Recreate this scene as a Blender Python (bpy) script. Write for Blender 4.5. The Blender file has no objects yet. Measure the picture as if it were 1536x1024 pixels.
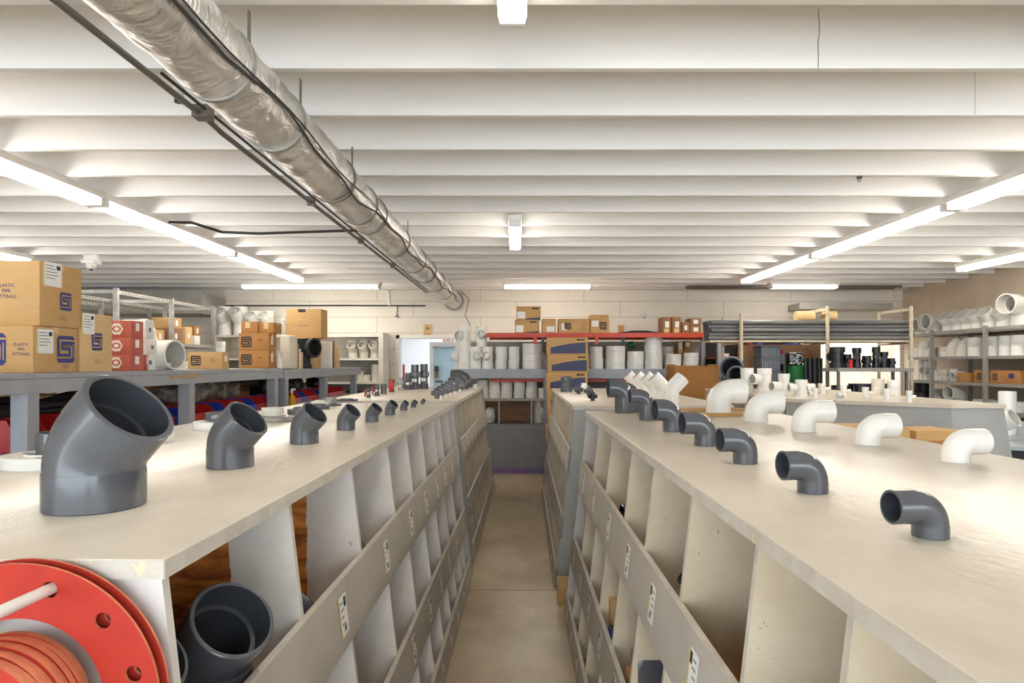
import bpy, bmesh, math, random
from mathutils import Vector, Matrix, noise
random.seed(7)
R = math.radians
scene = bpy.context.scene
COL = scene.collection
# ---------------------------------------------------------------- camera, world, exposure
FPX, CX, CY, EYE = 1024.0, 775.0, 545.0, 1.6
cam_d = bpy.data.cameras.new('camera')
cam = bpy.data.objects.new('camera', cam_d); COL.objects.link(cam)
cam.location = (0, 0, EYE); cam.rotation_euler = (R(90), 0, 0)
cam_d.sensor_width = 36.0; cam_d.lens = 24.0
cam_d.shift_x = -(CX - 768) / 1536.0; cam_d.shift_y = (CY - 512) / 1536.0
cam_d.clip_start = 0.02; cam_d.clip_end = 100
scene.camera = cam
world = bpy.data.worlds.new('daylight'); scene.world = world; world.use_nodes = True
wb = world.node_tree.nodes['Background']
wb.inputs[0].default_value = (0.84, 0.92, 1.0, 1); wb.inputs[1].default_value = 3.0
scene.view_settings.view_transform = 'Standard'; scene.view_settings.look = 'None'
scene.view_settings.gamma = 1; scene.view_settings.use_curve_mapping = False
scene.view_settings.exposure = 0.9
TUBE = 14.0
scene.cycles.max_bounces = 12; scene.cycles.diffuse_bounces = 7

def area(name, loc, rot, sx, sy, power, color):
    l = bpy.data.lights.new(name, 'AREA'); l.shape = 'RECTANGLE'; l.size = sx; l.size_y = sy
    l.energy = power; l.color = color
    o = bpy.data.objects.new(name, l); COL.objects.link(o); o.location = loc; o.rotation_euler = rot
    return o

def XP(px, Y): return (px - CX) * Y / FPX          # place a point seen at a column of the photo at depth Y
def ZP(py, Y): return EYE - (py - CY) * Y / FPX

# ---------------------------------------------------------------- materials
def lin(c):
    return tuple((v / 255 / 12.92) if v / 255 <= 0.04045 else ((v / 255 + 0.055) / 1.055) ** 2.4 for v in c) + (1,)
MATS = {}
def mat(name, col, rough=0.6, metal=0.0, col2=None, nscale=6.0, stretch=(1, 1, 1), bump=0.0, bscale=30.0, contrast=(0.35, 0.65), chips=None, chip_t=0.7, chip_scale=5, spec=None, coords='Object', alpha=None, coat=0.0):
    m = bpy.data.materials.new(name); m.use_nodes = True; MATS[name] = m
    nt = m.node_tree; N = nt.nodes; L = nt.links; b = N['Principled BSDF']
    b.inputs['Roughness'].default_value = rough; b.inputs['Metallic'].default_value = metal
    b.inputs['Base Color'].default_value = lin(col)
    if spec is not None: b.inputs['Specular IOR Level'].default_value = spec
    if coat: b.inputs['Coat Weight'].default_value = coat
    if alpha is not None: b.inputs['Alpha'].default_value = alpha
    tc = N.new('ShaderNodeTexCoord'); mp = N.new('ShaderNodeMapping'); L.new(tc.outputs[coords], mp.inputs[0])
    mp.inputs['Scale'].default_value = stretch
    out = None
    if col2:
        n = N.new('ShaderNodeTexNoise'); n.inputs['Scale'].default_value = nscale; n.inputs['Detail'].default_value = 6
        n.inputs['Roughness'].default_value = 0.6
        L.new(mp.outputs[0], n.inputs['Vector'])
        r = N.new('ShaderNodeMapRange'); r.inputs[1].default_value = contrast[0]; r.inputs[2].default_value = contrast[1]
        L.new(n.outputs['Fac'], r.inputs[0])
        mx = N.new('ShaderNodeMix'); mx.data_type = 'RGBA'; L.new(r.outputs[0], mx.inputs[0])
        mx.inputs[6].default_value = lin(col); mx.inputs[7].default_value = lin(col2)
        out = mx.outputs[2]
    if chips:
        n2 = N.new('ShaderNodeTexNoise'); n2.inputs['Scale'].default_value = chip_scale; n2.inputs['Detail'].default_value = 8
        n2.inputs['Roughness'].default_value = 0.7; L.new(mp.outputs[0], n2.inputs['Vector'])
        r2 = N.new('ShaderNodeMapRange'); r2.inputs[1].default_value = chip_t; r2.inputs[2].default_value = chip_t + 0.02
        L.new(n2.outputs['Fac'], r2.inputs[0])
        mx2 = N.new('ShaderNodeMix'); mx2.data_type = 'RGBA'; L.new(r2.outputs[0], mx2.inputs[0])
        if out: L.new(out, mx2.inputs[6])
        else: mx2.inputs[6].default_value = lin(col)
        mx2.inputs[7].default_value = lin(chips); out = mx2.outputs[2]
    if out: L.new(out, b.inputs['Base Color'])
    if bump:
        n3 = N.new('ShaderNodeTexNoise'); n3.inputs['Scale'].default_value = bscale; n3.inputs['Detail'].default_value = 5
        L.new(mp.outputs[0], n3.inputs['Vector'])
        bp = N.new('ShaderNodeBump'); bp.inputs['Strength'].default_value = bump; bp.inputs['Distance'].default_value = 0.01
        L.new(n3.outputs['Fac'], bp.inputs['Height']); L.new(bp.outputs[0], b.inputs['Normal'])
    return m
def emis(name, col, s):
    m = bpy.data.materials.new(name); m.use_nodes = True; MATS[name] = m
    b = m.node_tree.nodes['Principled BSDF']; b.inputs['Base Color'].default_value = lin(col)
    b.inputs['Emission Color'].default_value = lin(col); b.inputs['Emission Strength'].default_value = s
    return m
mat('top_paint', (214, 205, 190), 0.28, col2=(202, 192, 175), nscale=3, stretch=(2, 1, 1), chips=(176, 152, 122), chip_t=0.735, chip_scale=7, bump=0.12, bscale=25)
mat('edge_paint', (206, 201, 190), 0.5, col2=(190, 183, 170), nscale=14, chips=(218, 200, 165), chip_t=0.625, chip_scale=14)
mat('lip_paint', (188, 182, 172), 0.5, col2=(176, 169, 158), nscale=5, chips=(208, 190, 155), chip_t=0.72, chip_scale=25)
mat('edge_painted_lit', (240, 235, 225), 0.5, col2=(218, 210, 195), nscale=10)  # brightness painted into far divider edges so they read as lit strips
mat('end_paint', (218, 214, 208), 0.55, col2=(206, 200, 192), nscale=5, bump=0.05)
mat('end_grey', (168, 170, 168), 0.5, col2=(156, 158, 157), nscale=4)
mat('white_pvc', (236, 235, 230), 0.25, col2=(230, 229, 223), nscale=3)
mat('cream_pvc', (228, 224, 212), 0.35, col2=(218, 213, 200), nscale=4)
mat('dark_pvc', (82, 84, 89), 0.15, col2=(92, 95, 100), nscale=3, spec=0.6)
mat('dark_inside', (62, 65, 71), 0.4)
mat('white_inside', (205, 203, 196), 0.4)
mat('black_plastic', (26, 27, 30), 0.35)
mat('black_rubber', (32, 32, 33), 0.6)
mat('cardboard', (205, 166, 112), 0.8, col2=(196, 155, 100), nscale=2, stretch=(1, 1, 6))
mat('cardboard_dark', (180, 128, 72), 0.8, col2=(168, 116, 62), nscale=2, stretch=(1, 1, 6))
mat('cardboard_light', (222, 190, 140), 0.8, col2=(214, 180, 128), nscale=2, stretch=(1, 1, 6))
mat('cardboard_brown', (150, 110, 78), 0.8, col2=(138, 100, 68), nscale=3)
mat('red_carton', (196, 104, 86), 0.7, col2=(184, 92, 76), nscale=3)
mat('tape', (220, 190, 140), 0.25)
mat('blue_ink', (48, 56, 120), 0.6)
mat('swoosh_blue', (70, 76, 108), 0.6)
mat('black_ink', (40, 38, 42), 0.6)
mat('red_ink', (190, 60, 50), 0.6)
mat('label_white', (236, 236, 232), 0.5)
mat('label_yellow', (226, 196, 90), 0.5)
mat('grey_ink', (110, 110, 112), 0.6)
mat('galvanised', (176, 174, 168), 0.42, 0.6, col2=(150, 147, 140), nscale=12)
mat('shelf_metal', (158, 156, 150), 0.5, 0.2, col2=(146, 143, 136), nscale=8)
mat('post_rust', (196, 184, 160), 0.6, 0.1, col2=(160, 138, 108), nscale=20, contrast=(0.5, 0.7))
mat('red_steel', (208, 74, 44), 0.45, col2=(196, 64, 40), nscale=6)
mat('blue_grey_steel', (166, 174, 185), 0.5, col2=(154, 162, 174), nscale=5)
mat('bench_grey', (166, 169, 175), 0.55, col2=(153, 156, 163), nscale=5, chips=(212, 200, 178), chip_t=0.7, chip_scale=6)
mat('panel_grey', (138, 141, 147), 0.55, col2=(130, 133, 139), nscale=4)
mat('purple', (128, 108, 160), 0.6)
mat('red_plastic', (186, 36, 34), 0.35); mat('blue_plastic', (44, 74, 176), 0.35)
mat('gasket_red', (184, 46, 24), 0.75, col2=(164, 36, 18), nscale=7)
mat('gasket_edge', (226, 140, 100), 0.6, col2=(206, 118, 88), nscale=30)
mat('tote_grey', (98, 102, 112), 0.5)
mat('pipe_grey', (92, 92, 92), 0.35, col2=(118, 117, 114), nscale=3, stretch=(0.5, 8, 8))
mat('green', (26, 110, 50), 0.5)
mat('door_blue', (182, 216, 240), 0.5, col2=(198, 226, 244), nscale=2)
mat('room_white', (232, 234, 238), 0.7)
mat('joist', (240, 238, 235), 0.6, col2=(232, 230, 226), nscale=1.5, stretch=(0.3, 1, 3), bump=0.08, bscale=40)
mat('deck', (228, 225, 220), 0.7, col2=(216, 212, 206), nscale=2)
mat('wall_right_paint', (205, 190, 170), 0.75, col2=(192, 177, 156), nscale=2.5, bump=0.3, bscale=15)
mat('bulkhead', (180, 176, 168), 0.7, col2=(166, 162, 154), nscale=3)
mat('fixture', (235, 233, 228), 0.4)
mat('conduit', (118, 112, 104), 0.45, 0.3); mat('cable', (48, 46, 44), 0.5)
mat('wood_strip', (196, 158, 104), 0.6, col2=(176, 136, 84), nscale=8, stretch=(1, 10, 1))
mat('foam', (222, 214, 196), 0.7)
mat('amber', (206, 158, 40), 0.2)
mat('bag', (172, 166, 158), 0.25, col2=(120, 112, 104), nscale=7, contrast=(0.4, 0.6), alpha=0.62, bump=0.8, bscale=12)
mat('bin_wall', (222, 212, 192), 0.55, col2=(208, 196, 172), nscale=5)
mat('table_blue', (176, 188, 196), 0.35, col2=(162, 176, 186), nscale=3)
emis('tube_light', (255, 249, 240), TUBE)
emis('door_light', (240, 246, 255), 6.0)

def wood_mat(name, c1, c2):
    m = mat(name, c1, 0.45, col2=c2, nscale=3.0, stretch=(1.5, 1.5, 16), contrast=(0.38, 0.62)); return m
wood_mat('raw_wood', (176, 104, 46), (86, 44, 20))
wood_mat('bin_floor', (190, 132, 74), (150, 96, 50))
def bin_mat(name, c1, c2, half, depth=0.15):
    m = mat(name, c1, 0.55, col2=c2, nscale=5, chips=(150, 116, 84), chip_t=0.675, chip_scale=26)
    nt = m.node_tree; N = nt.nodes; L = nt.links; b = N['Principled BSDF']
    src = b.inputs['Base Color'].links[0].from_socket
    tc = N.new('ShaderNodeTexCoord'); sp = N.new('ShaderNodeSeparateXYZ'); L.new(tc.outputs['Object'], sp.inputs[0])
    def M(op, a, bb=None, c=None):
        n = N.new('ShaderNodeMath'); n.operation = op
        for i, v in enumerate((a, bb, c)):
            if v is None: continue
            if isinstance(v, (int, float)): n.inputs[i].default_value = v
            else: L.new(v, n.inputs[i])
        return n.outputs[0]
    ax = M('ABSOLUTE', sp.outputs[0]); t = M('ABSOLUTE', M('SUBTRACT', ax, half))
    no = N.new('ShaderNodeTexNoise'); no.inputs['Scale'].default_value = 9; no.inputs['Detail'].default_value = 5
    L.new(tc.outputs['Object'], no.inputs['Vector'])
    t2 = M('ADD', t, M('MULTIPLY', M('SUBTRACT', no.outputs['Fac'], 0.5), 0.04))
    fac = M('GREATER_THAN', t2, half - depth)
    wv = N.new('ShaderNodeTexNoise'); wv.inputs['Scale'].default_value = 2.6; wv.inputs['Detail'].default_value = 6; wv.inputs['Distortion'].default_value = .6
    mp = N.new('ShaderNodeMapping'); mp.inputs['Scale'].default_value = (2.2, 1, 9); L.new(tc.outputs['Object'], mp.inputs[0]); L.new(mp.outputs[0], wv.inputs['Vector'])
    rr = N.new('ShaderNodeMapRange'); rr.inputs[1].default_value = 0.38; rr.inputs[2].default_value = 0.62; L.new(wv.outputs['Fac'], rr.inputs[0])
    wd = N.new('ShaderNodeMix'); wd.data_type = 'RGBA'; L.new(rr.outputs[0], wd.inputs[0]); wd.inputs[6].default_value = lin((236, 150, 70)); wd.inputs[7].default_value = lin((142, 74, 32))
    mx = N.new('ShaderNodeMix'); mx.data_type = 'RGBA'; L.new(fac, mx.inputs[0]); L.new(wd.outputs[2], mx.inputs[6]); L.new(src, mx.inputs[7])
    L.new(mx.outputs[2], b.inputs['Base Color'])
bin_mat('bin_left', (238, 234, 226), (222, 215, 204), 0.56)
bin_mat('bin_far_shade', (220, 208, 184), (204, 190, 162), 0.56, 0.2)  # tan face tone puts the shade of the gaps between far dividers into colour
bin_mat('bin_right', (222, 210, 184), (206, 190, 160), 0.56, 0.17)
def floor_mat():
    m = mat('concrete', (204, 188, 160), 0.3, col2=(168, 149, 118), nscale=1.9, stretch=(1, .8, 1), chips=(206, 196, 178), chip_t=0.66, chip_scale=2.2, bump=0.05, bscale=8)
    nt = m.node_tree; N = nt.nodes; L = nt.links; b = N['Principled BSDF']
    src = b.inputs['Base Color'].links[0].from_socket
    tc = N.new('ShaderNodeTexCoord'); sp = N.new('ShaderNodeSeparateXYZ'); L.new(tc.outputs['Object'], sp.inputs[0])
    c = N.new('ShaderNodeMath'); c.operation = 'COMPARE'; L.new(sp.outputs[1], c.inputs[0]); c.inputs[1].default_value = 4.82; c.inputs[2].default_value = 0.008
    mx = N.new('ShaderNodeMix'); mx.data_type = 'RGBA'; L.new(c.outputs[0], mx.inputs[0]); L.new(src, mx.inputs[6]); mx.inputs[7].default_value = lin((120, 104, 82))
    L.new(mx.outputs[2], b.inputs['Base Color'])
floor_mat()
def block_mat():
    m = mat('block_wall', (236, 230, 219), 0.7, col2=(228, 220, 206), nscale=1.2, bump=0.15, bscale=20)
    nt = m.node_tree; N = nt.nodes; L = nt.links; b = N['Principled BSDF']
    src = b.inputs['Base Color'].links[0].from_socket
    tc = N.new('ShaderNodeTexCoord'); mp = N.new('ShaderNodeMapping'); L.new(tc.outputs['Object'], mp.inputs[0])
    mp.inputs['Rotation'].default_value = (R(90), 0, 0); mp.inputs['Location'].default_value = (0, 0.165, 0)
    br = N.new('ShaderNodeTexBrick'); br.offset = 0.35; L.new(mp.outputs[0], br.inputs['Vector'])
    br.inputs['Scale'].default_value = 1; br.inputs['Brick Width'].default_value = 1.85; br.inputs['Row Height'].default_value = 0.283
    br.inputs['Mortar Size'].default_value = 0.005; br.inputs['Mortar Smooth'].default_value = 0.3
    mx = N.new('ShaderNodeMix'); mx.data_type = 'RGBA'; L.new(br.outputs['Fac'], mx.inputs[0]); L.new(src, mx.inputs[6]); mx.inputs[7].default_value = lin((176, 166, 150))
    L.new(mx.outputs[2], b.inputs['Base Color'])
block_mat()
def foil_mat():
    m = mat('foil', (236, 234, 230), 0.3, 0.8, col2=(208, 205, 200), nscale=3, bump=0.0)
    nt = m.node_tree; N = nt.nodes; L = nt.links; b = N['Principled BSDF']
    tc = N.new('ShaderNodeTexCoord'); mp = N.new('ShaderNodeMapping'); mp.inputs['Scale'].default_value = (1, 1, 1); L.new(tc.outputs['Object'], mp.inputs[0])
    n1 = N.new('ShaderNodeTexNoise'); n1.inputs['Scale'].default_value = 7; n1.inputs['Detail'].default_value = 6; n1.inputs['Distortion'].default_value = 1.2
    L.new(mp.outputs[0], n1.inputs['Vector'])
    bp = N.new('ShaderNodeBump'); bp.inputs['Strength'].default_value = 0.8; bp.inputs['Distance'].default_value = 0.035
    mp2 = N.new('ShaderNodeMapping'); mp2.inputs['Scale'].default_value = (5, 26, 5); L.new(tc.outputs['Object'], mp2.inputs[0])
    n2 = N.new('ShaderNodeTexNoise'); n2.inputs['Scale'].default_value = 1.0; n2.inputs['Detail'].default_value = 5; n2.inputs['Distortion'].default_value = 0.8; L.new(mp2.outputs[0], n2.inputs['Vector'])
    bp2 = N.new('ShaderNodeBump'); bp2.inputs['Strength'].default_value = 0.6; bp2.inputs['Distance'].default_value = 0.02
    L.new(n2.outputs['Fac'], bp2.inputs['Height']); L.new(n1.outputs['Fac'], bp.inputs['Height']); L.new(bp.outputs[0], bp2.inputs['Normal']); L.new(bp2.outputs[0], b.inputs['Normal'])
foil_mat()

# ---------------------------------------------------------------- mesh helpers
def tag(o, label=None, cat=None, group=None, kind=None):
    if label: o['label'] = label
    if cat: o['category'] = cat
    if group: o['group'] = group
    if kind: o['kind'] = kind
    return o
def empty(name, loc=(0, 0, 0), rz=0.0):
    o = bpy.data.objects.new(name, None); COL.objects.link(o); o.location = loc; o.rotation_euler = (0, 0, rz)
    o.empty_display_size = 0.05
    return o
class MB:
    def __init__(s): s.v = []; s.f = []; s.m = []; s.names = []
    def mi(s, name):
        if name not in s.names: s.names.append(name)
        return s.names.index(name)
    def add(s, vs, fs, m, M=None):
        k = len(s.v); i = s.mi(m)
        for p in vs: s.v.append(tuple(M @ Vector(p)) if M is not None else tuple(p))
        for f in fs: s.f.append(tuple(a + k for a in f)); s.m.append(i)
    def box(s, x0, x1, y0, y1, z0, z1, m, M=None, b=0.0):
        if b <= 0:
            vs = [(x0, y0, z0), (x1, y0, z0), (x1, y1, z0), (x0, y1, z0), (x0, y0, z1), (x1, y0, z1), (x1, y1, z1), (x0, y1, z1)]
            fs = [(0, 3, 2, 1), (4, 5, 6, 7), (0, 1, 5, 4), (1, 2, 6, 5), (2, 3, 7, 6), (3, 0, 4, 7)]
            s.add(vs, fs, m, M)
        else:
            bm = bmesh.new(); bmesh.ops.create_cube(bm, size=1)
            for v in bm.verts: v.co = Vector(((x0 + x1) / 2 + v.co.x * (x1 - x0), (y0 + y1) / 2 + v.co.y * (y1 - y0), (z0 + z1) / 2 + v.co.z * (z1 - z0)))
            bmesh.ops.bevel(bm, geom=bm.edges[:], offset=b, segments=2, affect='EDGES', profile=0.5)
            bm.verts.index_update()
            s.add([v.co[:] for v in bm.verts], [tuple(v.index for v in f.verts) for f in bm.faces], m, M); bm.free()
    def prism(s, poly, y0, y1, m, M=None):                 # poly in xz, extruded along y
        n = len(poly)
        vs = [(x, y0, z) for x, z in poly] + [(x, y1, z) for x, z in poly]
        fs = [tuple(range(n)), tuple(range(2 * n - 1, n - 1, -1))] + [(i, i + n, (i + 1) % n + n, (i + 1) % n) for i in range(n)]
        s.add(vs, fs, m, M)
    def hprism(s, poly, z0, z1, m, M=None):                # poly in xy, extruded along z
        n = len(poly)
        vs = [(x, y, z0) for x, y in poly] + [(x, y, z1) for x, y in poly]
        fs = [tuple(range(n)), tuple(range(2 * n - 1, n - 1, -1))] + [(i, (i + 1) % n, (i + 1) % n + n, i + n) for i in range(n)]
        s.add(vs, fs, m, M)
    def tube(s, pts, r, m, n=8, M=None, caps=True):        # solid tube along 3-D points
        pts = [Vector(p) for p in pts]; rings = []; up = None
        rr = r if isinstance(r, (list, tuple)) else [r] * len(pts)
        for i, p in enumerate(pts):
            t = (pts[min(i + 1, len(pts) - 1)] - pts[max(i - 1, 0)]).normalized()
            if up is None: up = t.orthogonal().normalized()
            a = (up - t * up.dot(t)).normalized(); b = t.cross(a); up = a
            rings.append([p + (a * math.cos(2 * math.pi * k / n) + b * math.sin(2 * math.pi * k / n)) * rr[i] for k in range(n)])
        vs = [tuple(q) for g in rings for q in g]
        fs = [(i * n + k, i * n + (k + 1) % n, (i + 1) * n + (k + 1) % n, (i + 1) * n + k) for i in range(len(pts) - 1) for k in range(n)]
        if caps: fs += [tuple(range(n - 1, -1, -1)), tuple((len(pts) - 1) * n + k for k in range(n))]
        s.add(vs, fs, m, M)
    def shell(s, rings, m, n=32, M=None, closed=True, m2=None, split=None):
        # rings: (centre, tangent, radius); walls of revolution / sweeps, closed back onto the first ring
        vs = []
        for c, t, r in rings:
            t = Vector(t).normalized(); B = Vector((0, 1, 0)) if abs(t.y) < 0.9 else Vector((1, 0, 0)); Nn = t.cross(B).normalized(); B = Nn.cross(t)
            for k in range(n):
                a = 2 * math.pi * k / n; vs.append(tuple(Vector(c) + (Nn * math.cos(a) + B * math.sin(a)) * r))
        q = len(rings); last = q if closed else q - 1
        for i in range(last):
            j = (i + 1) % q
            fs = [(i * n + k, i * n + (k + 1) % n, j * n + (k + 1) % n, j * n + k) for k in range(n)]
            mm = m2 if (m2 and split is not None and i >= split) else m
            if i == 0: base = len(s.v); s.add(vs, fs, mm, M)
            else:
                ii = s.mi(mm)
                for f in fs: s.f.append(tuple(a + base for a in f)); s.m.append(ii)
    def lathe(s, prof, m, n=32, M=None, caps=False):       # prof: (radius, z)
        vs = []; 
        for r, z in prof:
            for k in range(n):
                a = 2 * math.pi * k / n; vs.append((r * math.cos(a), r * math.sin(a), z))
        fs = [(i * n + k, i * n + (k + 1) % n, (i + 1) * n + (k + 1) % n, (i + 1) * n + k) for i in range(len(prof) - 1) for k in range(n)]
        if caps: fs += [tuple(range(n - 1, -1, -1)), tuple((len(prof) - 1) * n + k for k in range(n))]
        s.add(vs, fs, m, M)
    def text(s, txt, size, m, M):
        vs, fs = text_geo(txt, size); s.add(vs, fs, m, M)
    def mesh(s, name, smooth=True, ang=35):
        me = bpy.data.meshes.new(name); me.from_pydata(s.v, [], s.f)
        for nm in s.names: me.materials.append(MATS[nm])
        me.polygons.foreach_set('material_index', s.m)
        bm = bmesh.new(); bm.from_mesh(me); bmesh.ops.recalc_face_normals(bm, faces=bm.faces[:]); bm.to_mesh(me); bm.free()
        if smooth:
            me.polygons.foreach_set('use_smooth', [True] * len(me.polygons)); me.set_sharp_from_angle(angle=R(ang))
        me.update(); return me
    def build(s, name, loc=(0, 0, 0), rz=0.0, parent=None, smooth=True, ang=35, rot=None):
        return put(name, s.mesh(name, smooth, ang), loc, rz, parent, rot)
def put(name, me, loc=(0, 0, 0), rz=0.0, parent=None, rot=None):
    o = bpy.data.objects.new(name, me); COL.objects.link(o); o.location = loc
    o.rotation_euler = rot if rot else (0, 0, rz)
    if parent: o.parent = parent
    return o
TXT = {}
def text_geo(txt, size):
    k = (txt, size)
    if k not in TXT:
        c = bpy.data.curves.new('t', 'FONT'); c.body = txt; c.size = size; c.align_x = 'CENTER'; c.align_y = 'CENTER'; c.resolution_u = 2
        o = bpy.data.objects.new('t', c); COL.objects.link(o)
        dg = bpy.context.evaluated_depsgraph_get(); me = bpy.data.meshes.new_from_object(o.evaluated_get(dg))
        vs = [(v.co.x, 0.0, v.co.y) for v in me.vertices]; fs = [tuple(p.vertices) for p in me.polygons]
        bpy.data.objects.remove(o); bpy.data.curves.remove(c); bpy.data.meshes.remove(me); TXT[k] = (vs, fs)
    return TXT[k]
T = Matrix.Translation
def RZ(a): return Matrix.Rotation(a, 4, 'Z')
def RX(a): return Matrix.Rotation(a, 4, 'X')
def RY(a): return Matrix.Rotation(a, 4, 'Y')
ORD = ['first', 'second', 'third', 'fourth', 'fifth', 'sixth', 'seventh', 'eighth', 'ninth', 'tenth', 'eleventh', 'twelfth', 'thirteenth', 'fourteenth', 'fifteenth', 'sixteenth']

# ---------------------------------------------------------------- pipe fittings (meshes shared between copies)
CACHE = {}
def cached(key, fn):
    if key not in CACHE: CACHE[key] = fn()
    return CACHE[key]
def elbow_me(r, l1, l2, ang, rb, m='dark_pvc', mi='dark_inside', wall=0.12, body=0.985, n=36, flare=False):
    def mk():
        A = R(ang); b = MB(); path = []
        path.append(((0, 0, 0), (0, 0, 1), 0)); path.append(((0, 0, l1), (0, 0, 1), 0.001))
        st = 8
        for i in range(st + 1):
            a = A * i / st
            path.append(((rb * (1 - math.cos(a)), 0, l1 + rb * math.sin(a)), (math.sin(a), 0, math.cos(a)), 1))
        e = Vector(path[-1][0]); t = Vector((math.sin(A), 0, math.cos(A)))
        path.append((tuple(e), tuple(t), 0.002)); path.append((tuple(e + t * l2), tuple(t), 0))
        ro = [r, r] + [r * body] * (st + 1) + [r, r]
        ri = r * (1 - wall)
        o = []
        for (c, tt, k), q in zip(path, ro): o.append((c, tt, q))
        # small bevel on the rims
        c0 = Vector(path[0][0]); o = [((0, 0, 0.02 * r), (0, 0, 1), r)] + o[1:-1] + [(tuple(e + t * (l2 - 0.02 * r)), tuple(t), r), (tuple(e + t * l2), tuple(t), r * 0.97)]
        k = len(o)
        inn = [(path[-1][0], path[-1][1], ri), (tuple(e + t * l2 * 0.15), tuple(t), ri * 0.98), (tuple(e + t * l2 * 0.12), tuple(t), ri * 0.86)]
        for (c, tt, q) in reversed(path[2:-2]): inn.append((c, tt, ri * 0.86))
        inn += [((0, 0, l1 * .88), (0, 0, 1), ri * 0.86), ((0, 0, l1 * .85), (0, 0, 1), ri * .98), ((0, 0, 0), (0, 0, 1), ri), ((0, 0, 0), (0, 0, 1), r * 0.97)]
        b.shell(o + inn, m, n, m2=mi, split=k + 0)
        return b.mesh('pipe_elbow', ang=30)
    return cached(('el', r, l1, l2, ang, rb, m, wall, body, flare), mk)
def tube_rings(p, t, r, L, ri, hub=0.0):
    p = Vector(p); t = Vector(t)
    return [(p, t, r), (p + t * L, t, r), (p + t * L, t, ri), (p, t, ri)]
def tee_me(r, h, br, bl, zc, m='white_pvc', mi='white_inside', ang=90, hub=0.06, two=False, n=24):
    def mk():
        b = MB(); R1 = r * (1 + hub)
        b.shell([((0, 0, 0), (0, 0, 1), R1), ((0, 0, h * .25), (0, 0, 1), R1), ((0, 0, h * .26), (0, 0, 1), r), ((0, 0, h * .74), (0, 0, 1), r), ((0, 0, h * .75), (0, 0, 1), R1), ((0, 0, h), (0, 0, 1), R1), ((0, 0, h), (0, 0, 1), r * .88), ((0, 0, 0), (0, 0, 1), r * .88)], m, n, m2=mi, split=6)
        A = R(ang); t = Vector((math.sin(A), 0, math.cos(A)))
        for sgn in ((1, -1) if two else (1,)):
            tt = Vector((t.x * sgn, 0, t.z)); p = Vector((0, 0, zc)) + tt * (r * 0.9 if ang == 90 else r * .5); B1 = br * (1 + hub)
            b.shell([(p, tt, br), (p + tt * bl * .5, tt, br), (p + tt * bl * .52, tt, B1), (p + tt * bl, tt, B1), (p + tt * bl, tt, br * .86), (p + tt * bl * .3, tt, br * .84), (p + tt * bl * .3, tt, .001)], m, n, closed=False, m2=mi, split=4)
        return b.mesh('pipe_tee', ang=30)
    return cached(('tee', r, h, br, bl, zc, m, ang, hub, two), mk)
def coupling_me(r, h, m='white_pvc', mi='white_inside', n=24):
    def mk():
        b = MB()
        b.lathe([(r, 0), (r, h * .46), (r * .975, h * .485), (r * .975, h * .515), (r, h * .54), (r, h * .97), (r * .97, h), (r * .88, h), (r * .88, 0), (r, 0)], m, n)
        return b.mesh('pipe_coupling', ang=30)
    return cached(('cp', r, h, m), mk)
def flange_me(r, t, hr, hh, m='white_pvc', mi='white_inside', hm=None, nb=8, n=40):
    def mk():
        b = MB()
        b.lathe([(r * .98, 0), (r, t * .1), (r, t * .9), (r * .98, t), (hr * 1.02, t), (hr, t * 1.1), (hr, hh), (hr * .86, hh), (hr * .84, 0), (r * .98, 0)], m, n)
        for i in range(nb):
            a = 2 * math.pi * (i + .5) / nb; q = (r + hr) / 2
            b.lathe([((r - hr) * .16, t * 1.01), (0.0001, t * 1.01)], hm or mi, 10, M=T((q * math.cos(a), q * math.sin(a), 0.0005)))
        return b.mesh('pipe_flange', ang=30)
    return cached(('fl', r, t, hr, hh, m), mk)
def blob_me(name, rx, ry, rz, m, seed=0, amp=0.25, freq=2.0, sub=3):
    bm = bmesh.new(); bmesh.ops.create_icosphere(bm, subdivisions=sub, radius=1)
    for v in bm.verts:
        p = v.co.copy(); d = 1 + amp * noise.noise(p * freq + Vector((seed * 3.1, 7 * seed, 1))) + amp * .5 * noise.noise(p * freq * 3 + Vector((seed, 0, 5)))
        v.co = Vector((p.x * rx * d, p.y * ry * d, max(p.z, -.75) * rz * d))
    zmin = min(v.co.z for v in bm.verts)
    for v in bm.verts: v.co.z -= zmin
    me = bpy.data.meshes.new(name); bm.to_mesh(me); bm.free(); me.materials.append(MATS[m])
    me.polygons.foreach_set('use_smooth', [True] * len(me.polygons)); return me
# ---------------------------------------------------------------- cartons
def logo(b, s, M, ink='blue_ink', paper='cardboard'):
    # square spiral emblem, drawn in the local xz plane facing -y
    c = s / 2; q = 0.10 * s
    pts = [(-c + q, -c), (c - q, -c), (c, -c + q), (c, c - q), (c - q, c), (-c + q, c), (-c, c - q), (-c, -c + q)]
    b.add([(x, 0, z) for x, z in pts], [tuple(range(8))], ink, M)
    def st(x0, x1, z0, z1): b.add([(x0 * s, -.0006, z0 * s), (x1 * s, -.0006, z0 * s), (x1 * s, -.0006, z1 * s), (x0 * s, -.0006, z1 * s)], [(0, 1, 2, 3)], paper, M)
    w = .055
    st(-.34, .5, .30, .30 + w); st(-.34, -.34 + w, -.10, .30); st(-.34, .12, -.10, -.10 + w); st(-.16, .26, .10, .10 + w)
    st(-.5, .34, -.34, -.34 + w); st(.34 - w, .34, -.34, .08); st(-.16, .34, .08, .08 + w); st(-.34, .14, -.16, -.16 + w)
    st(.40, .40 + w * .6, -.34, .20)
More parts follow.
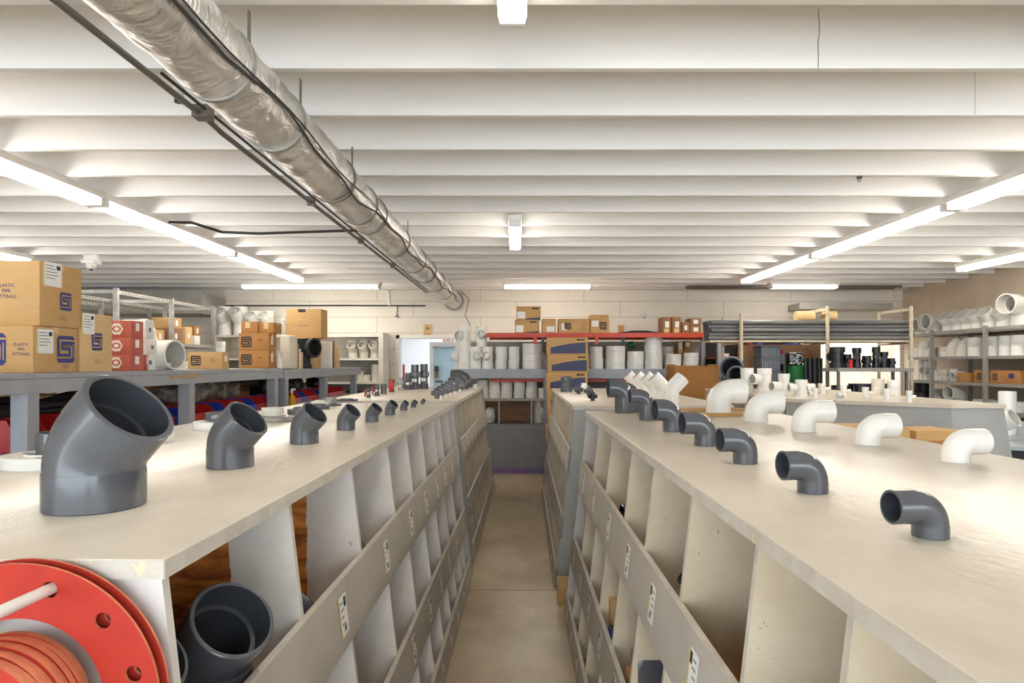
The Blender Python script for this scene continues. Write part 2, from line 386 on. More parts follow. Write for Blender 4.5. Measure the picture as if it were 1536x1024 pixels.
def carton(name, w, d, h, loc, rz=0, m='cardboard', faces=(), label=None, cat='carton', group=None, sl=None, m_side=None, tape=True):
    """w along x, d along y; local origin at the centre of the base. faces: marks (kind, face, u, v, size)"""
    root = empty(name, loc, rz) if sl else None
    b = MB(); b.box(-w / 2, w / 2, -d / 2, d / 2, 0, h, m, b=0.003)
    if tape:
        b.box(-w / 2 - .0006, w / 2 + .0006, -.02, .02, h - .03, h + .0008, 'tape')
    def FM(face, u, v):
        if face == 'f': return T((-w / 2 + u * w, -d / 2 - .0015, v * h))
        if face == 'r': return T((w / 2 + .0015, -d / 2 + u * d, v * h)) @ RZ(R(90))
        if face == 'l': return T((-w / 2 - .0015, d / 2 - u * d, v * h)) @ RZ(R(-90))
    for k in faces:
        M = FM(k[1], k[2], k[3])
        if k[0] == 'logo': logo(b, k[4], M, k[5] if len(k) > 5 else 'blue_ink', m)
        elif k[0] == 'text':
            for i, ln in enumerate(k[5]): b.text(ln, k[4], k[6] if len(k) > 6 else 'blue_ink', M @ T((0, 0, -i * k[4] * 1.15)))
        elif k[0] == 'rect':
            ww, hh = k[4]; b.add([(-ww / 2, 0, -hh / 2), (ww / 2, 0, -hh / 2), (ww / 2, 0, hh / 2), (-ww / 2, 0, hh / 2)], [(0, 1, 2, 3)], k[5], M)
        elif k[0] == 'swoosh':
            ww, hh = k[4]; N = 12; vs = [(-ww / 2 + ww * i / N, 0, -hh / 2) for i in range(N + 1)] + [(-ww / 2 + ww * i / N, 0, -hh / 2 + hh * (.55 + .45 * math.sin(math.pi / 2 * i / N))) for i in range(N + 1)]
            b.add(vs, [(i, i + 1, i + N + 2, i + N + 1) for i in range(N)], k[5], M)
    if root:
        b.build('box_body', parent=root)
        for f, u, v, ww, hh in sl:
            q = MB(); q.box(-ww / 2, ww / 2, -.001, .001, -hh / 2, hh / 2, 'label_white')
            q.box(-ww / 2, -ww / 2 + ww * .07, -.0014, 0, -hh / 2, hh / 2, 'label_yellow')
            for i in range(5): q.box(-ww * .35, ww * (.1 + .25 * ((i * 37) % 7) / 7), -.0014, 0, hh * (.34 - .13 * i), hh * (.37 - .13 * i), 'grey_ink')
            q.box(ww * .22, ww * .42, -.0014, 0, hh * .22, hh * .4, 'black_ink')
            o = q.build('shipping_label', parent=root, smooth=False); Mx = FM(f, u, v); o.location = Mx.translation; o.rotation_euler = Mx.to_euler()
            tag(o, 'white printed label with a yellow stripe')
        o = root
    else: o = b.build(name, loc, rz)
    return tag(o, label, cat, group)
# ================================================================ SETTING
WY, WXR, WXL, CZ = 12.2, 6.9, -9.6, 2.9
def struct(name, b, loc=(0, 0, 0), smooth=False): return tag(b.build(name, loc, smooth=smooth), kind='structure')
b = MB(); b.box(WXL - .2, WXR + .2, -4, 16.5, -.2, 0, 'concrete'); struct('floor', b)
b = MB(); b.box(WXL - .2, WXR + .2, -4, 16.5, 3.19, 3.3, 'deck'); struct('ceiling', b)
# back wall with a doorway and a second opening into a bright room
DX0, DX1, DZ = XP(597, WY), XP(686, WY), ZP(505, WY)
OX0, OX1, OZ0, OZ1 = 5.3, 6.85, .9, 2.02
b = MB()
for x0, x1, z0, z1 in ((WXL, DX0, 0, 3.19), (DX0, DX1, DZ, 3.19), (DX1, OX0, 0, 3.19), (OX0, OX1, 0, OZ0), (OX0, OX1, OZ1, 3.19), (OX1, WXR, 0, 3.19)):
    b.box(x0, x1, WY, WY + .2, z0, z1, 'block_wall')
struct('wall_back', b)
b = MB(); b.box(WXR, WXR + .2, -4, 16.5, 0, 3.19, 'wall_right_paint'); struct('wall_right', b)
b = MB(); b.box(WXL - .2, WXL, -4, 16.5, 0, 3.19, 'wall_right_paint'); struct('wall_left', b)
# rooms seen through the openings
b = MB()
b.box(DX0 - .6, DX0 - .5, WY + .2, 15.6, 0, 3.19, 'room_white'); b.box(.9, 1.0, WY + .2, 15.6, 0, 3.19, 'room_white'); b.box(DX0 - .6, 1.0, 15.6, 15.7, 0, 3.19, 'room_white')
b.box(DX0 - .6, 1.0, WY + .2, 15.6, 2.6, 2.66, 'room_white')
struct('wall_entry_room', b)
b = MB(); b.box(4.0, 4.1, WY + .2, 15.6, 0, 3.19, 'room_white'); b.box(4.0, 7.3, 15.6, 15.7, 0, 3.19, 'room_white'); struct('wall_side_room', b)
# door frame (trim) and the pale blue door in the room behind
b = MB()
b.box(DX0 - .03, DX0 + .03, WY - .03, WY + .22, 0, DZ + .03, 'fixture'); b.box(DX1 - .03, DX1 + .03, WY - .03, WY + .22, 0, DZ + .03, 'fixture'); b.box(DX0 - .03, DX1 + .03, WY - .03, WY + .22, DZ - .03, DZ + .03, 'fixture')
struct('trim_1', b)
dY = 13.4
d = MB(); dx0, dx1, dz = XP(651, dY), XP(690, dY), ZP(519, dY)
d.box(dx0, dx1, dY, dY + .05, 0, dz, 'door_blue', b=.004)
door = tag(d.build('door_1'), kind='structure')
q = MB(); q.box(dx0 - .08, dx0, dY - .04, dY + .1, 0, dz + .08, 'room_white'); q.box(dx0, dx1 + .1, dY - .04, dY + .1, dz, dz + .08, 'room_white')
q.build('door_frame', parent=door)
q = MB(); q.box(dx0 + .02, dx0 + .09, dY - .05, dY, ZP(557, dY), ZP(549, dY), 'black_plastic'); q.box(dx0 + .03, dx0 + .08, dY - .05, dY, ZP(567, dY), ZP(558, dY), 'cardboard_brown')
q.build('door_lock', parent=door)
q = MB(); q.box(dx0 + .03, dx0 + .18, dY - .02, dY, ZP(574, dY), ZP(570, dY), 'grey_ink'); q.build('door_notice', parent=door)
q = MB(); q.tube([(dx0 - .02, dY - .05, dz - .02), (dx0 + .22, dY - .09, dz - .04), (dx0 + .4, dY - .05, dz - .02)], .012, 'shelf_metal'); q.build('door_closer', parent=door)
# exit sign hanging from the lintel of the doorway
sx0, sx1, sz0, sz1 = XP(663.5, 12.1), XP(681.5, 12.1), ZP(514, 12.1), ZP(506, 12.1)
q = MB(); q.box(sx0, sx1, 12.08, 12.13, sz0, sz1, 'label_white', b=.003); q.text('EXIT', .085, 'red_ink', T(((sx0 + sx1) / 2, 12.078, (sz0 + sz1) / 2)))
q.box(sx0, sx1, 12.13, 12.18, sz1 - .02, sz1 + .0, 'fixture')
tag(q.build('exit_sign', smooth=False), 'white EXIT sign with red letters at the top of the doorway', 'sign')
q = MB(); x0, x1, z0, z1 = XP(635.5, WY), XP(647.5, WY), ZP(504, WY), ZP(486, WY)
q.box(x0, x1, WY - .012, WY - .001, z0, z1, 'cardboard_light'); q.text('A', .09, 'black_ink', T(((x0 + x1) / 2, WY - .014, z1 - .075))); q.text('Exit', .065, 'red_ink', T(((x0 + x1) / 2, WY - .014, z0 + .045)))
tag(q.build('notice', smooth=False), 'small tan notice with a black letter above red writing over the doorway', 'notice')
# lamps of the bright rooms behind the wall
area('entry_room_lamp', (-1.2, 14.2, 2.55), (0, 0, 0), 1.8, 1.8, 27, (.93, .97, 1))
area('side_room_lamp', (5.9, 14.0, 2.85), (0, 0, 0), 2.0, 2.0, 75, (.9, .95, 1))
# joists
k = 0; y = .157 + .57 * -6
NOTCH = None
i = 0
while y < 11.9:
    i += 1; b = MB(); b.box(WXL, WXR, y, y + .042, CZ, 3.2, 'joist', b=.004)
    struct('trim_%d' % (i + 1), b); y += .57
rj = random.Random(4)
for cx_, cy_ in ((1.33, 3.005), (2.40, 3.575)):
    i += 1; b = MB(); b.tube([(cx_ + (rj.uniform(-.004, .004) if cx_ < 2 else 0), cy_ - .001, 2.9 + .026 * t_) for t_ in range(11)], .0014 if cx_ < 2 else .0008, 'grey_ink', 4); struct('trim_%d' % (i + 1), b)
b = MB(); b.box(WXL, WXR, WY - .16, WY, CZ + .01, 3.19, 'joist'); struct('trim_%d' % (i + 2), b)
b = MB(); b.box(WXL, XP(316, 11.6), 11.3, WY, ZP(470, 11.3), ZP(440, 11.3) , 'bulkhead'); b.box(WXL, XP(316, 11.6), 11.28, 11.3, ZP(470, 11.3), ZP(440, 11.3) + .06, 'bulkhead', b=0); struct('trim_%d' % (i + 3), b)
b = MB(); x0, x1 = XP(1192, 11.9), XP(1330, 11.9); b.box(x0, x1, 11.7, WY, ZP(464, 11.8), ZP(455, 11.8), 'bulkhead'); struct('trim_%d' % (i + 4), b)
b = MB(); b.tube([(XP(300, 12), WY - .03, ZP(458, 12.1)), (XP(500, 12), WY - .03, ZP(457.5, 12.1)), (XP(636, 12), WY - .03, ZP(458, 12.1))], .012, 'cable', 6)
tag(b.build('wall_conduit'), 'thin dark conduit running along the upper back wall left of the duct', 'conduit')
b = MB(); x = XP(582, 12.1); b.tube([(x - .12, WY - .02, ZP(432, 12.1)), (x - .02, WY - .03, ZP(434, 12.1)), (x, WY - .03, ZP(440, 12.1)), (x + .01, WY - .03, ZP(458, 12.1))], .02, 'fixture')
tag(b.build('wall_pipe'), 'short white pipe dropping down the back wall from the ceiling', 'pipe')
b = MB(); x = XP(595, 12.1)
b.tube([(x, WY - .02, ZP(458, 12.1)), (x, WY - .05, ZP(471, 12.1))], .008, 'cable', 6); b.tube([(x - .03, WY - .05, ZP(475, 12.1)), (x, WY - .05, ZP(471, 12.1)), (x + .03, WY - .05, ZP(476, 12.1))], .012, 'cable', 6)
tag(b.build('wall_hook'), 'small black hook hanging on the back wall left of the notice', 'hook')
b = MB(); x = XP(967, 12.19); b.tube([(x, WY - .003, ZP(466, WY)), (x, WY - .003, ZP(479, WY))], .004, 'grey_ink', 4)
for s in (-1, 1): b.tube([(x, WY - .003, ZP(478, WY)), (x + s * .07, WY - .003, ZP(471, WY))], .004, 'grey_ink', 4)
tag(b.build('drawn_arrow'), 'thin grey arrow drawn on the back wall pointing down', 'mark')

# ================================================================ CEILING SERVICES
droot = empty('foil_duct', (-1.11, -.5, 2.71)); tag(droot, 'long silver foil-wrapped air duct running under the joists to the back wall', 'duct')
b = MB(); rings = []; yy = 0.0; rnd = random.Random(3)
while yy < 12.7:
    rings.append(((0, yy, 0), (0, 1, 0), .138 + rnd.uniform(-.0015, .0015))); yy += .05
nseg = 40; b.shell(rings, 'foil', nseg, closed=False)
for j, p in enumerate(b.v):
    q = noise.noise(Vector(p) * 8) * .009 + noise.noise(Vector((p[0] * 8, p[1] * 26, p[2] * 8))) * .005
    r_ = math.hypot(p[0], p[2]); b.v[j] = (p[0] * (1 + q / r_), p[1], p[2] * (1 + q / r_))
b.build('duct_skin', parent=droot, ang=60)
for yb in (2.52, 3.12, 4.1, 4.75, 5.1, 6.2, 7.3, 8.2, 9.2, 10.3):
    q = MB(); w = .014
    q.shell([((0, yb + .5 - w, 0), (0, 1, 0), .1465), ((0, yb + .5 + w, 0), (0, 1, 0), .1465), ((0, yb + .5 + w, 0), (0, 1, 0), .136), ((0, yb + .5 - w, 0), (0, 1, 0), .136)], 'shelf_metal' if yb < 4 else 'conduit', 32)
    if yb in (2.52, 3.12, 4.1, 6.2): 
        q.box(.12, .125, yb + .49, yb + .51, .05, .19, 'conduit')
    q.build('duct_strap', parent=droot)
q = MB(); pts = []
for j in range(60):
    yv = .2 + j * .2; a = R(62 + 8 * math.sin(j * .5) + 5 * math.sin(j * 1.3)); pts.append((.15 * math.sin(a), yv, -.15 * math.cos(a)))
q.tube(pts, .006, 'cable', 6); q.build('duct_wire', parent=droot)
q = MB(); pts = []
for j in range(60):
    yv = .2 + j * .2; a = R(72 + 5 * math.sin(j * .8 + 1)); pts.append((.151 * math.sin(a), yv, -.151 * math.cos(a)))
q.tube(pts, .004, 'cable', 6); q.build('duct_wire', parent=droot)
q = MB(); q.lathe([(.175, 0), (.175, .05), (.139, .05)], 'shelf_metal', 32, M=T((0, 12.62, 0)) @ RX(R(90))); q.build('wall_collar', parent=droot)
b = MB(); b.tube([(-1.6, -1, 2.86), (-1.6, 3.55, 2.86), (-1.6, 3.7, 2.85), (-1.6, 12.1, 2.86)], .015, 'conduit', 10)
b.tube([(-1.56, 3.0, 2.875), (-1.56, 12.1, 2.875)], .008, 'cable', 6)
b.box(-1.63, -1.55, 3.42, 3.5, 2.84, 2.9, 'conduit')
for yy in (1.9, 5.3, 7.0, 8.8): b.box(-1.63, -1.57, yy, yy + .03, 2.83, 2.9, 'conduit')
tag(b.build('ceiling_conduit'), 'dark conduit running under the joists beside the foil duct', 'conduit')
def hang(name, label, cat, fn):
    q = MB(); fn(q); return tag(q.build(name), label, cat)
# horn speaker
def f(q):
    x, y, z = XP(268, 3.35), 3.35, ZP(131, 3.35)
    q.lathe([(.001, .055), (.05, .05), (.052, .035), (.03, .02), (.022, -.04), (.024, -.05)], 'white_pvc', 24, M=T((x, y, z)))
    q.lathe([(.02, -.045), (.02, -.075), (.0001, -.075)], 'black_plastic', 16, M=T((x, y, z))); q.tube([(x, y, z + .05), (x - .01, y, CZ + .1)], .006, 'cable', 6)
    q.box(x - .04, x + .04, y - .03, y + .03, z + .1, z + .115, 'fixture')
hang('ceiling_sensor', 'small white ceiling sensor with a black tip next to the foil duct', 'sensor', f)
def f(q):
    x, y, z = XP(1289, 4.75), 4.75, ZP(268, 4.75)
    q.box(x - .014, x + .014, y - .02, y + .016, z + .0, z + .075, 'black_plastic', b=.003); q.tube([(x + .01 * math.cos(a), y, z - .008 + .012 * math.sin(a)) for a in [t * .6 for t in range(11)]], .003, 'black_plastic', 6)
hang('ceiling_clip', 'small black clip with a ring fixed to a joist on the right', 'clip', f)
def f(q):
    x, y, z = XP(137, 8.2), 8.2, ZP(396, 8.2); q.box(x - .08, x + .08, y - .08, y + .08, z, z + .04, 'fixture', b=.01); q.box(x - .08, x + .08, y - .02, y + .02, z + .03, CZ, 'fixture')
    q.lathe([(.06, 0), (.058, -.03), (.04, -.055), (.0001, -.06)], 'white_pvc', 20, M=T((x, y, z))); q.lathe([(.02, -.05), (.018, -.075), (.0001, -.08)], 'black_plastic', 12, M=T((x, y, z)))
hang('ceiling_camera', 'small white dome camera under the joists at far left', 'camera', f)
def f(q):
    pts = [(-3.14, 6.15, 2.87), (-3.0, 6.3, 2.9), (-2.85, 6.6, 2.87), (-2.5, 6.62, 2.86), (-1.6, 6.6, 2.885), (-1.1, 6.6, 2.89), (6.5, 6.6, 2.89)]
    q.tube(pts[:6], .013, 'cable', 8)
hang('power_cable', 'black power cable looping from the left light row across to the duct', 'cable', f)
def f(q):
    y = 11.6; z = 2.878; x0, x1 = XP(1027, y), XP(1340, y)
    q.tube([(x1, y - .25, z), (x0 + .12, y - .25, z), (x0, y - .2, z), (x0, y - .1, z - .0), (x0 + .1, y - .02, z), (x1, y - .02, z)], .022, 'conduit', 8)
hang('looped_conduit', 'dark conduit loop under the ceiling over the right of the back wall', 'conduit', f)
def f(q):
    q.tube([(XP(690, 11.6), 11.6, 2.84), (XP(703, 11.6), 11.7, 2.7), (XP(697, 12), 12.1, 2.45), (XP(706, 12), 12.15, 2.25)], .006, 'cable', 6)
hang('hanging_wire', 'thin black wire drooping from the end of the duct down the wall', 'wire', f)

# fluorescent fixtures: two tubes under a white batten
def fixture(x, y0, L, axis, label, group, z=2.855, w=.17, single=False):
    root = empty('fluorescent_light', (x, y0, z), 0 if axis == 'y' else R(-90)); tag(root, label, 'ceiling light', group)
    b = MB(); b.box(-w / 2, w / 2, 0, L, -.005, .045, 'fixture', b=.006); b.box(-w * .28, w * .28, .02, L - .02, -.02, -.004, 'fixture', b=.004)
    b.build('batten', parent=root)
    for s in ((0,) if single else (-.5, .5)):
        q = MB(); q.tube([(s * w * .62, .05, -.036), (s * w * .62, L - .05, -.036)], .019, 'tube_light', 8); q.build('lamp_tube', parent=root)
    for yy in (.015, L - .045):
        q = MB(); q.box(-w * .46, w * .46, yy, yy + .03, -.058, -.004, 'fixture', b=.004); q.build('lamp_holder', parent=root)
    return root
GL = 'long fluorescent light, %s of the row left of the duct'
for nm, y0 in (('nearest', 2.78), ('middle', 5.22), ('farthest', 7.66)): fixture(-3.22, y0, 2.43, 'y', GL % nm, 'left row of fluorescent lights')
for nm, y0 in (('nearest', 2.93), ('middle', 5.37), ('farthest', 7.81)): fixture(3.43, y0, 2.43, 'y', 'long fluorescent light, %s of the row on the right side' % nm, 'right row of fluorescent lights')
fixture(-.015, .95, 1.5, 'y', 'two-tube ceiling light at the top edge of the view above the aisle', 'lights over the aisle', w=.1)
fixture(-.015, 5.95, 1.3, 'y', 'short two-tube ceiling light hanging above the middle of the aisle', 'lights over the aisle', w=.12)
fixture(-5.9, 5.8, 2.43, 'y', 'fluorescent light seen above the top carton at far left', None)
fixture(5.8, 6.5, 2.43, 'y', 'fluorescent light beside the right wall', None)
for x0, L, lb in ((XP(358, 10.85), 2.24, 'crosswise fluorescent light near the back wall, left of the duct'), (XP(753, 10.98), 1.45, 'crosswise fluorescent light near the back wall, above the aisle'), (XP(1155, 10.9), 1.1, 'crosswise fluorescent light near the back wall at the right')):
    fixture(x0, 10.95, L, 'x', lb, 'crosswise lights near the back wall')

# ================================================================ SLANTED BIN COUNTERS
ZB, W = 1.3, 1.12
def uf(z): return -.15 * (1 - z / ZB)
LIPS = [(.80, .985), (.35, .51), (.015, .135)]
def counter(name, label, side, x0, y0, L, rz, divs, bmat_, endm, near=True):
    """local x runs from the front top edge into the counter (x*side), y along the aisle"""
    s = side; root = empty(name, (x0, y0, 0), rz); tag(root, label, 'counter', 'slanted bin counters along the aisle')
    def P(poly): return [(s * u, z) for u, z in poly]
    b = MB(); xa, xb = sorted((s * -.012, s * (W + .012)))
    b.box(xa, xb, -.012, L + .012, ZB - .032, ZB, 'top_paint', b=.004)
    for xx in (s * -.0125, s * (W + .0125)): b.box(xx - .001, xx + .001, -.012, L + .012, ZB - .031, ZB - .003, 'edge_paint')
    b.box(xa, xb, -.0135, -.012, ZB - .031, ZB - .003, 'edge_paint')
    b.build('counter_top', parent=root)
    zt = ZB - .032
    full = [(uf(0.02), .02), (uf(zt) + .002, zt), (W - uf(zt) - .002, zt), (W - uf(0.02), .02)]
    for yy, nm in ((0, 'near'), (L - .02, 'far')):
        b = MB(); b.prism(P(full), yy, yy + .02, endm); b.build('end_panel', parent=root, smooth=False)
    b = MB(); b.box(*sorted((s * (W / 2 - .006), s * (W / 2 + .006))), .02, L - .02, .02, zt, 'raw_wood'); b.build('centre_panel', parent=root, smooth=False)
    bb = MB(); bb.box(*sorted((s * .02, s * (W - .02))), .03, L - .03, 0, .02, 'end_grey'); bb.build('base', parent=root, smooth=False)
    tiers = [(LIPS[0][0] + .0, zt), (LIPS[1][0], LIPS[0][0] - .012), (LIPS[2][0] + .01, LIPS[1][0] - .012)]
    for t, (z0, z1) in enumerate(tiers):
        b = MB(); b.prism(P([(uf(z0) + .014, z0 - .012), (uf(z0) + .014, z0), (W - uf(z0) - .014, z0), (W - uf(z0) - .014, z0 - .012)]), .02, L - .02, 'bin_floor'); b.build('bin_floor', parent=root, smooth=False)
        dl = divs[t]
        for yy in dl:
            b = MB(); o = .010
            b.prism(P([(uf(z0) + o, z0), (uf(z1) + o, z1), (W - uf(z1) - o, z1), (W - uf(z0) - o, z0)]), yy - .009, yy + (.016 if bmat_ == 'bin_far_shade' else .009), bmat_)
            e = b.mi('edge_painted_lit' if bmat_ == 'bin_far_shade' else 'edge_paint')  # far dividers: painted-bright edge against faces toned for gap shade
            for q, f_ in enumerate(b.f):
                xs = [abs(b.v[k_][0]) for k_ in f_]
                if len(f_) == 4 and q >= 2:
                    zs = [b.v[k_][2] for k_ in f_]
                    if max(zs) - min(zs) > .1: b.m[q] = e
            b.build('divider', parent=root, smooth=False)
        # lips front and back
        la, lb = LIPS[t]
        for mir in (0, 1):
            pf = [(uf(la) - .004, la), (uf(lb) - .004, lb), (uf(lb) + .014, lb), (uf(la) + .014, la)]
            if mir: pf = [(W - u, z) for u, z in pf]
            b = MB(); b.prism(P(pf), .0, L, 'lip_paint')
            for q_ in range(len(b.f)):
                if all(abs(b.v[k_][2] - lb) < 1e-6 for k_ in b.f[q_]): b.m[q_] = b.mi('edge_paint')
            lip = b.build('bin_lip', parent=root, smooth=False)
            if mir == 0:
                ds = [0] + list(dl) + [L]
                for j in range(len(ds) - 1):
                    ym = (ds[j] + ds[j + 1]) / 2 + .02 * math.sin(j * 5); zc = (la + lb) / 2; hw = .038; hh = min(.055, (lb - la) * .36)
                    q = MB()
                    dz = hh; du = (uf(zc + dz) - uf(zc - dz)) / 2
                    def quad(a0, a1, c0, c1, m, off):
                        q.add([(s * (uf(zc) + du * c0 - .0045 - off), ym + a0 * hw, zc + dz * c0), (s * (uf(zc) + du * c0 - .0045 - off), ym + a1 * hw, zc + dz * c0), (s * (uf(zc) + du * c1 - .0045 - off), ym + a1 * hw, zc + dz * c1), (s * (uf(zc) + du * c1 - .0045 - off), ym + a0 * hw, zc + dz * c1)], [(0, 1, 2, 3)], m)
                    quad(-1, 1, -1, 1, 'label_white', .0006)
                    yl = (-1, -.8) if s < 0 else (.8, 1)
                    quad(yl[0], yl[1], -1, 1, 'label_yellow', .001)
                    quad(.3, .8, .35, .85, 'black_ink', .001)
                    for ii in range(4): quad(-.6, .1 + .15 * (ii % 2), .6 - .35 * ii, .68 - .35 * ii, 'grey_ink', .001)
                    quad(-.1, .5, -.8, -.5, 'grey_ink', .001)
                    q.build('price_label', parent=lip, smooth=False)
    return root
def spread(a, n, L): return [a + (L - a) * i / n for i in range(n)]
LR = math.atan(.069 / 4.1)
left_counter = counter('bin_counter', 'cream-topped slanted bin counter, nearest on the left of the aisle', -1, -.553, 1.06, 4.1, -LR,
    ([.59, 1.17, 1.74, 2.18, 2.61, 3.08, 3.38, 3.82], [.47, .97, 1.5, 1.95, 2.4, 2.8, 3.2, 3.6], [.35, .75, 1.15, 1.5, 1.85, 2.2, 2.55, 2.9, 3.25, 3.6, 3.85]), 'bin_left', 'end_paint')
left_far = counter('bin_counter', 'slanted bin counter with red-handled valves on top, farther on the left', -1, -.49, 5.5, 3.35, -.016,
    ([.42, .8, 1.2, 1.6, 2.0, 2.4, 2.8, 3.1], [.35, .7, 1.05, 1.4, 1.75, 2.1, 2.45, 2.8, 3.1], [.35, .7, 1.05, 1.4, 1.75, 2.1, 2.45, 2.8, 3.1]), 'bin_far_shade', 'end_grey')
right_counter = counter('bin_counter', 'cream-topped slanted bin counter, nearest on the right of the aisle', 1, .45, -.35, 4.68, 0,
    ([.35, .81, 1.28, 1.64, 2.12, 2.61, 3.04, 3.6, 4.12], [.5, .95, 1.35, 1.8, 2.2, 2.6, 3.0, 3.4, 3.8, 4.25], [.4, .8, 1.2, 1.6, 2.0, 2.4, 2.8, 3.2, 3.6, 4.0, 4.35]), 'bin_right', 'end_paint')
right_far = counter('bin_counter', 'slanted bin counter with small black cross fittings on top, farther on the right', 1, .415, 4.88, 3.4, -.009,
    ([.42, .8, 1.2, 1.6, 2.0, 2.4, 2.8, 3.1], [.35, .7, 1.05, 1.4, 1.75, 2.1, 2.45, 2.8, 3.1], [.35, .7, 1.05, 1.4, 1.75, 2.1, 2.45, 2.8, 3.1]), 'bin_far_shade', 'end_grey')
# broad third counter on the right with its grey end turned to the aisle
root3 = empty('display_counter', (2.3, 5.85, 0)); tag(root3, 'broad grey-sided counter on the right carrying white tees and couplings', 'counter')
b = MB(); b.hprism([(0, 0), (.9, -.83), (1.3, -.83), (1.3, 2.4), (-.03, 2.4)], ZB - .03, ZB, 'top_paint'); b.build('counter_top', parent=root3, smooth=False)
b = MB()
vs = [(x, y, 0) for x, y in [(-.0, -.02), (.95, -.9), (1.45, -.9), (1.45, 2.4), (.3, 2.4), (.3, .1)]] + [(x, y, ZB - .031) for x, y in [(.02, 0.02), (.9, -.82), (1.29, -.82), (1.29, 2.38), (.3, 2.38), (.3, .1)]]
b.add(vs, [(5, 4, 3, 2, 1, 0), (6, 7, 8, 9, 10, 11), (0, 1, 7, 6), (1, 2, 8, 7), (2, 3, 9, 8), (3, 4, 10, 9), (4, 5, 11, 10), (5, 0, 6, 11)], 'end_grey'); b.build('counter_body', parent=root3, smooth=False)
for yy in (.3, .62, .94, 1.26, 1.58, 1.9, 2.2, 2.36):
    b = MB(); b.prism([(-.16, 0), (-.02, ZB - .031), (.3, ZB - .031), (.3, 0)], yy - .009, yy + .009, 'bin_wall'); b.build('divider', parent=root3, smooth=False)
for la, lb in LIPS:
    b = MB(); b.prism([(uf(la) - .014, la), (uf(lb) - .014, lb), (uf(lb) + .004, lb), (uf(la) + .004, la)], .12, 2.38, 'lip_paint'); b.build('bin_lip', parent=root3, smooth=False)
    b = MB(); b.prism([(uf(la), la - .02), (uf(la), la), (.3, la), (.3, la - .02)], .12, 2.38, 'bin_floor'); b.build('bin_floor', parent=root3, smooth=False)
# ================================================================ FITTINGS ON THE NEAR COUNTERS
SIZEW = ['largest', 'second largest', 'third largest', 'fourth largest', 'fifth largest', 'sixth largest', 'seventh', 'eighth', 'smallest and farthest']
e45 = [(73, 213, 775), (311, 380, 705), (435, 478, 667), (505, 533, 646), (548, 568, 633), (577, 593, 622.5), (600, 611, 615.6), (616, 624.5, 611), (631, 637, 606)]
for i, (x0, x1, yf) in enumerate(e45):
    Yf = .3 * 1024 / (yf - 545); w = (x1 - x0) / 1024; Yc = Yf / (1 - w / 2); D = w * Yc * .98; r = D / 2
    me = elbow_me(r, .40 * D, .42 * D, 45, .56 * D, wall=.13)
    o = put('elbow_fitting', me, (XP((x0 + x1) / 2, Yc), Yc, ZB), R(-14 - 2 * min(i, 4)))
    tag(o, 'dark grey 45 degree elbow on the left counter, %s' % (('%s of the shrinking row' % SIZEW[i]) if i in (0, 8) else ('%s in the shrinking row' % SIZEW[i])), 'pipe elbow', 'dark elbows standing on the left counter')
e90 = [(1370, 1421, 811, 733, 1329), (1197, 1241, 742, 675, 1169), (1100, 1136, 697, 641, 1076), (1041.7, 1075, 670, 617.5, 1020), (996, 1025, 648, 598, 978), (959.7, 980, 631, 583, 942), (937, 962, 618.5, 572, 921.6), (925, 948, 610, 567, 908)]
for i, (x0, x1, yf, yt, xo) in enumerate(e90):
    Yf = .3 * 1024 / (yf - 545); w = (x1 - x0) / 1024; Yc = Yf / (1 - w / 2); H = ZP(yt, Yc) - ZB; D = w * Yc * (1.0 if i < 4 else 1.13)
    if i == 7: Yc = 4.18; D = .118; H = ZP(567, Yc) - ZB
    r = D / 2; tot = (x1 - xo) / 1024 * Yc
    l1 = max(H - .56 * D - r, .25 * D); l2 = max(tot * .98 - .56 * D - r, .3 * D)
    me = elbow_me(r, l1, l2, 90, .56 * D, wall=.14)
    o = put('elbow_fitting', me, (XP((x0 + x1) / 2, Yc), Yc, ZB), R(180 + 8 - (4 if i > 4 else 0)))
    tag(o, 'dark grey 90 degree elbow on the right counter, %s of the row' % (['nearest', 'second nearest', 'third nearest', 'fourth nearest', 'fifth nearest', 'sixth nearest', 'seventh nearest', 'farthest'][i]), 'pipe elbow', 'dark elbows standing on the right counter')
w90 = [(1413, 1452, 695, 644, 1481), (1283, 1320, 668.7, 621.5, 1345), (1188, 1222, 649, 600, 1248), (1117, 1151, 634, 586, 1172), (1059, 1096, 620, 568, 1117)]
for i, (x0, x1, yf, yt, xo) in enumerate(w90):
    Yf = .3 * 1024 / (yf - 545); w = (x1 - x0) / 1024; Yc = Yf / (1 - w / 2); H = ZP(yt, Yc) - ZB; D = w * Yc; r = D / 2; tot = (xo - x0) / 1024 * Yc
    me = elbow_me(r, max(H - .56 * D - r, .2 * D), max(tot - .56 * D - r, .3 * D), 90, .56 * D, 'white_pvc', 'white_inside', wall=.12)
    o = put('elbow_fitting', me, (XP((x0 + x1) / 2, Yc), Yc, ZB), R(9 - 3 * i))
    tag(o, 'white 90 degree elbow on the right counter, %s of the row' % ['nearest', 'second nearest', 'middle one', 'second farthest', 'farthest'][i], 'pipe elbow', 'white elbows standing on the right counter')
def onpx(pc, yf, wpx, zt=ZB):
    Yf = (EYE - zt) * 1024 / (yf - 545); w = wpx / 1024; Yc = Yf / (1 - w / 2); return XP(pc, Yc), Yc, w * Yc / 2
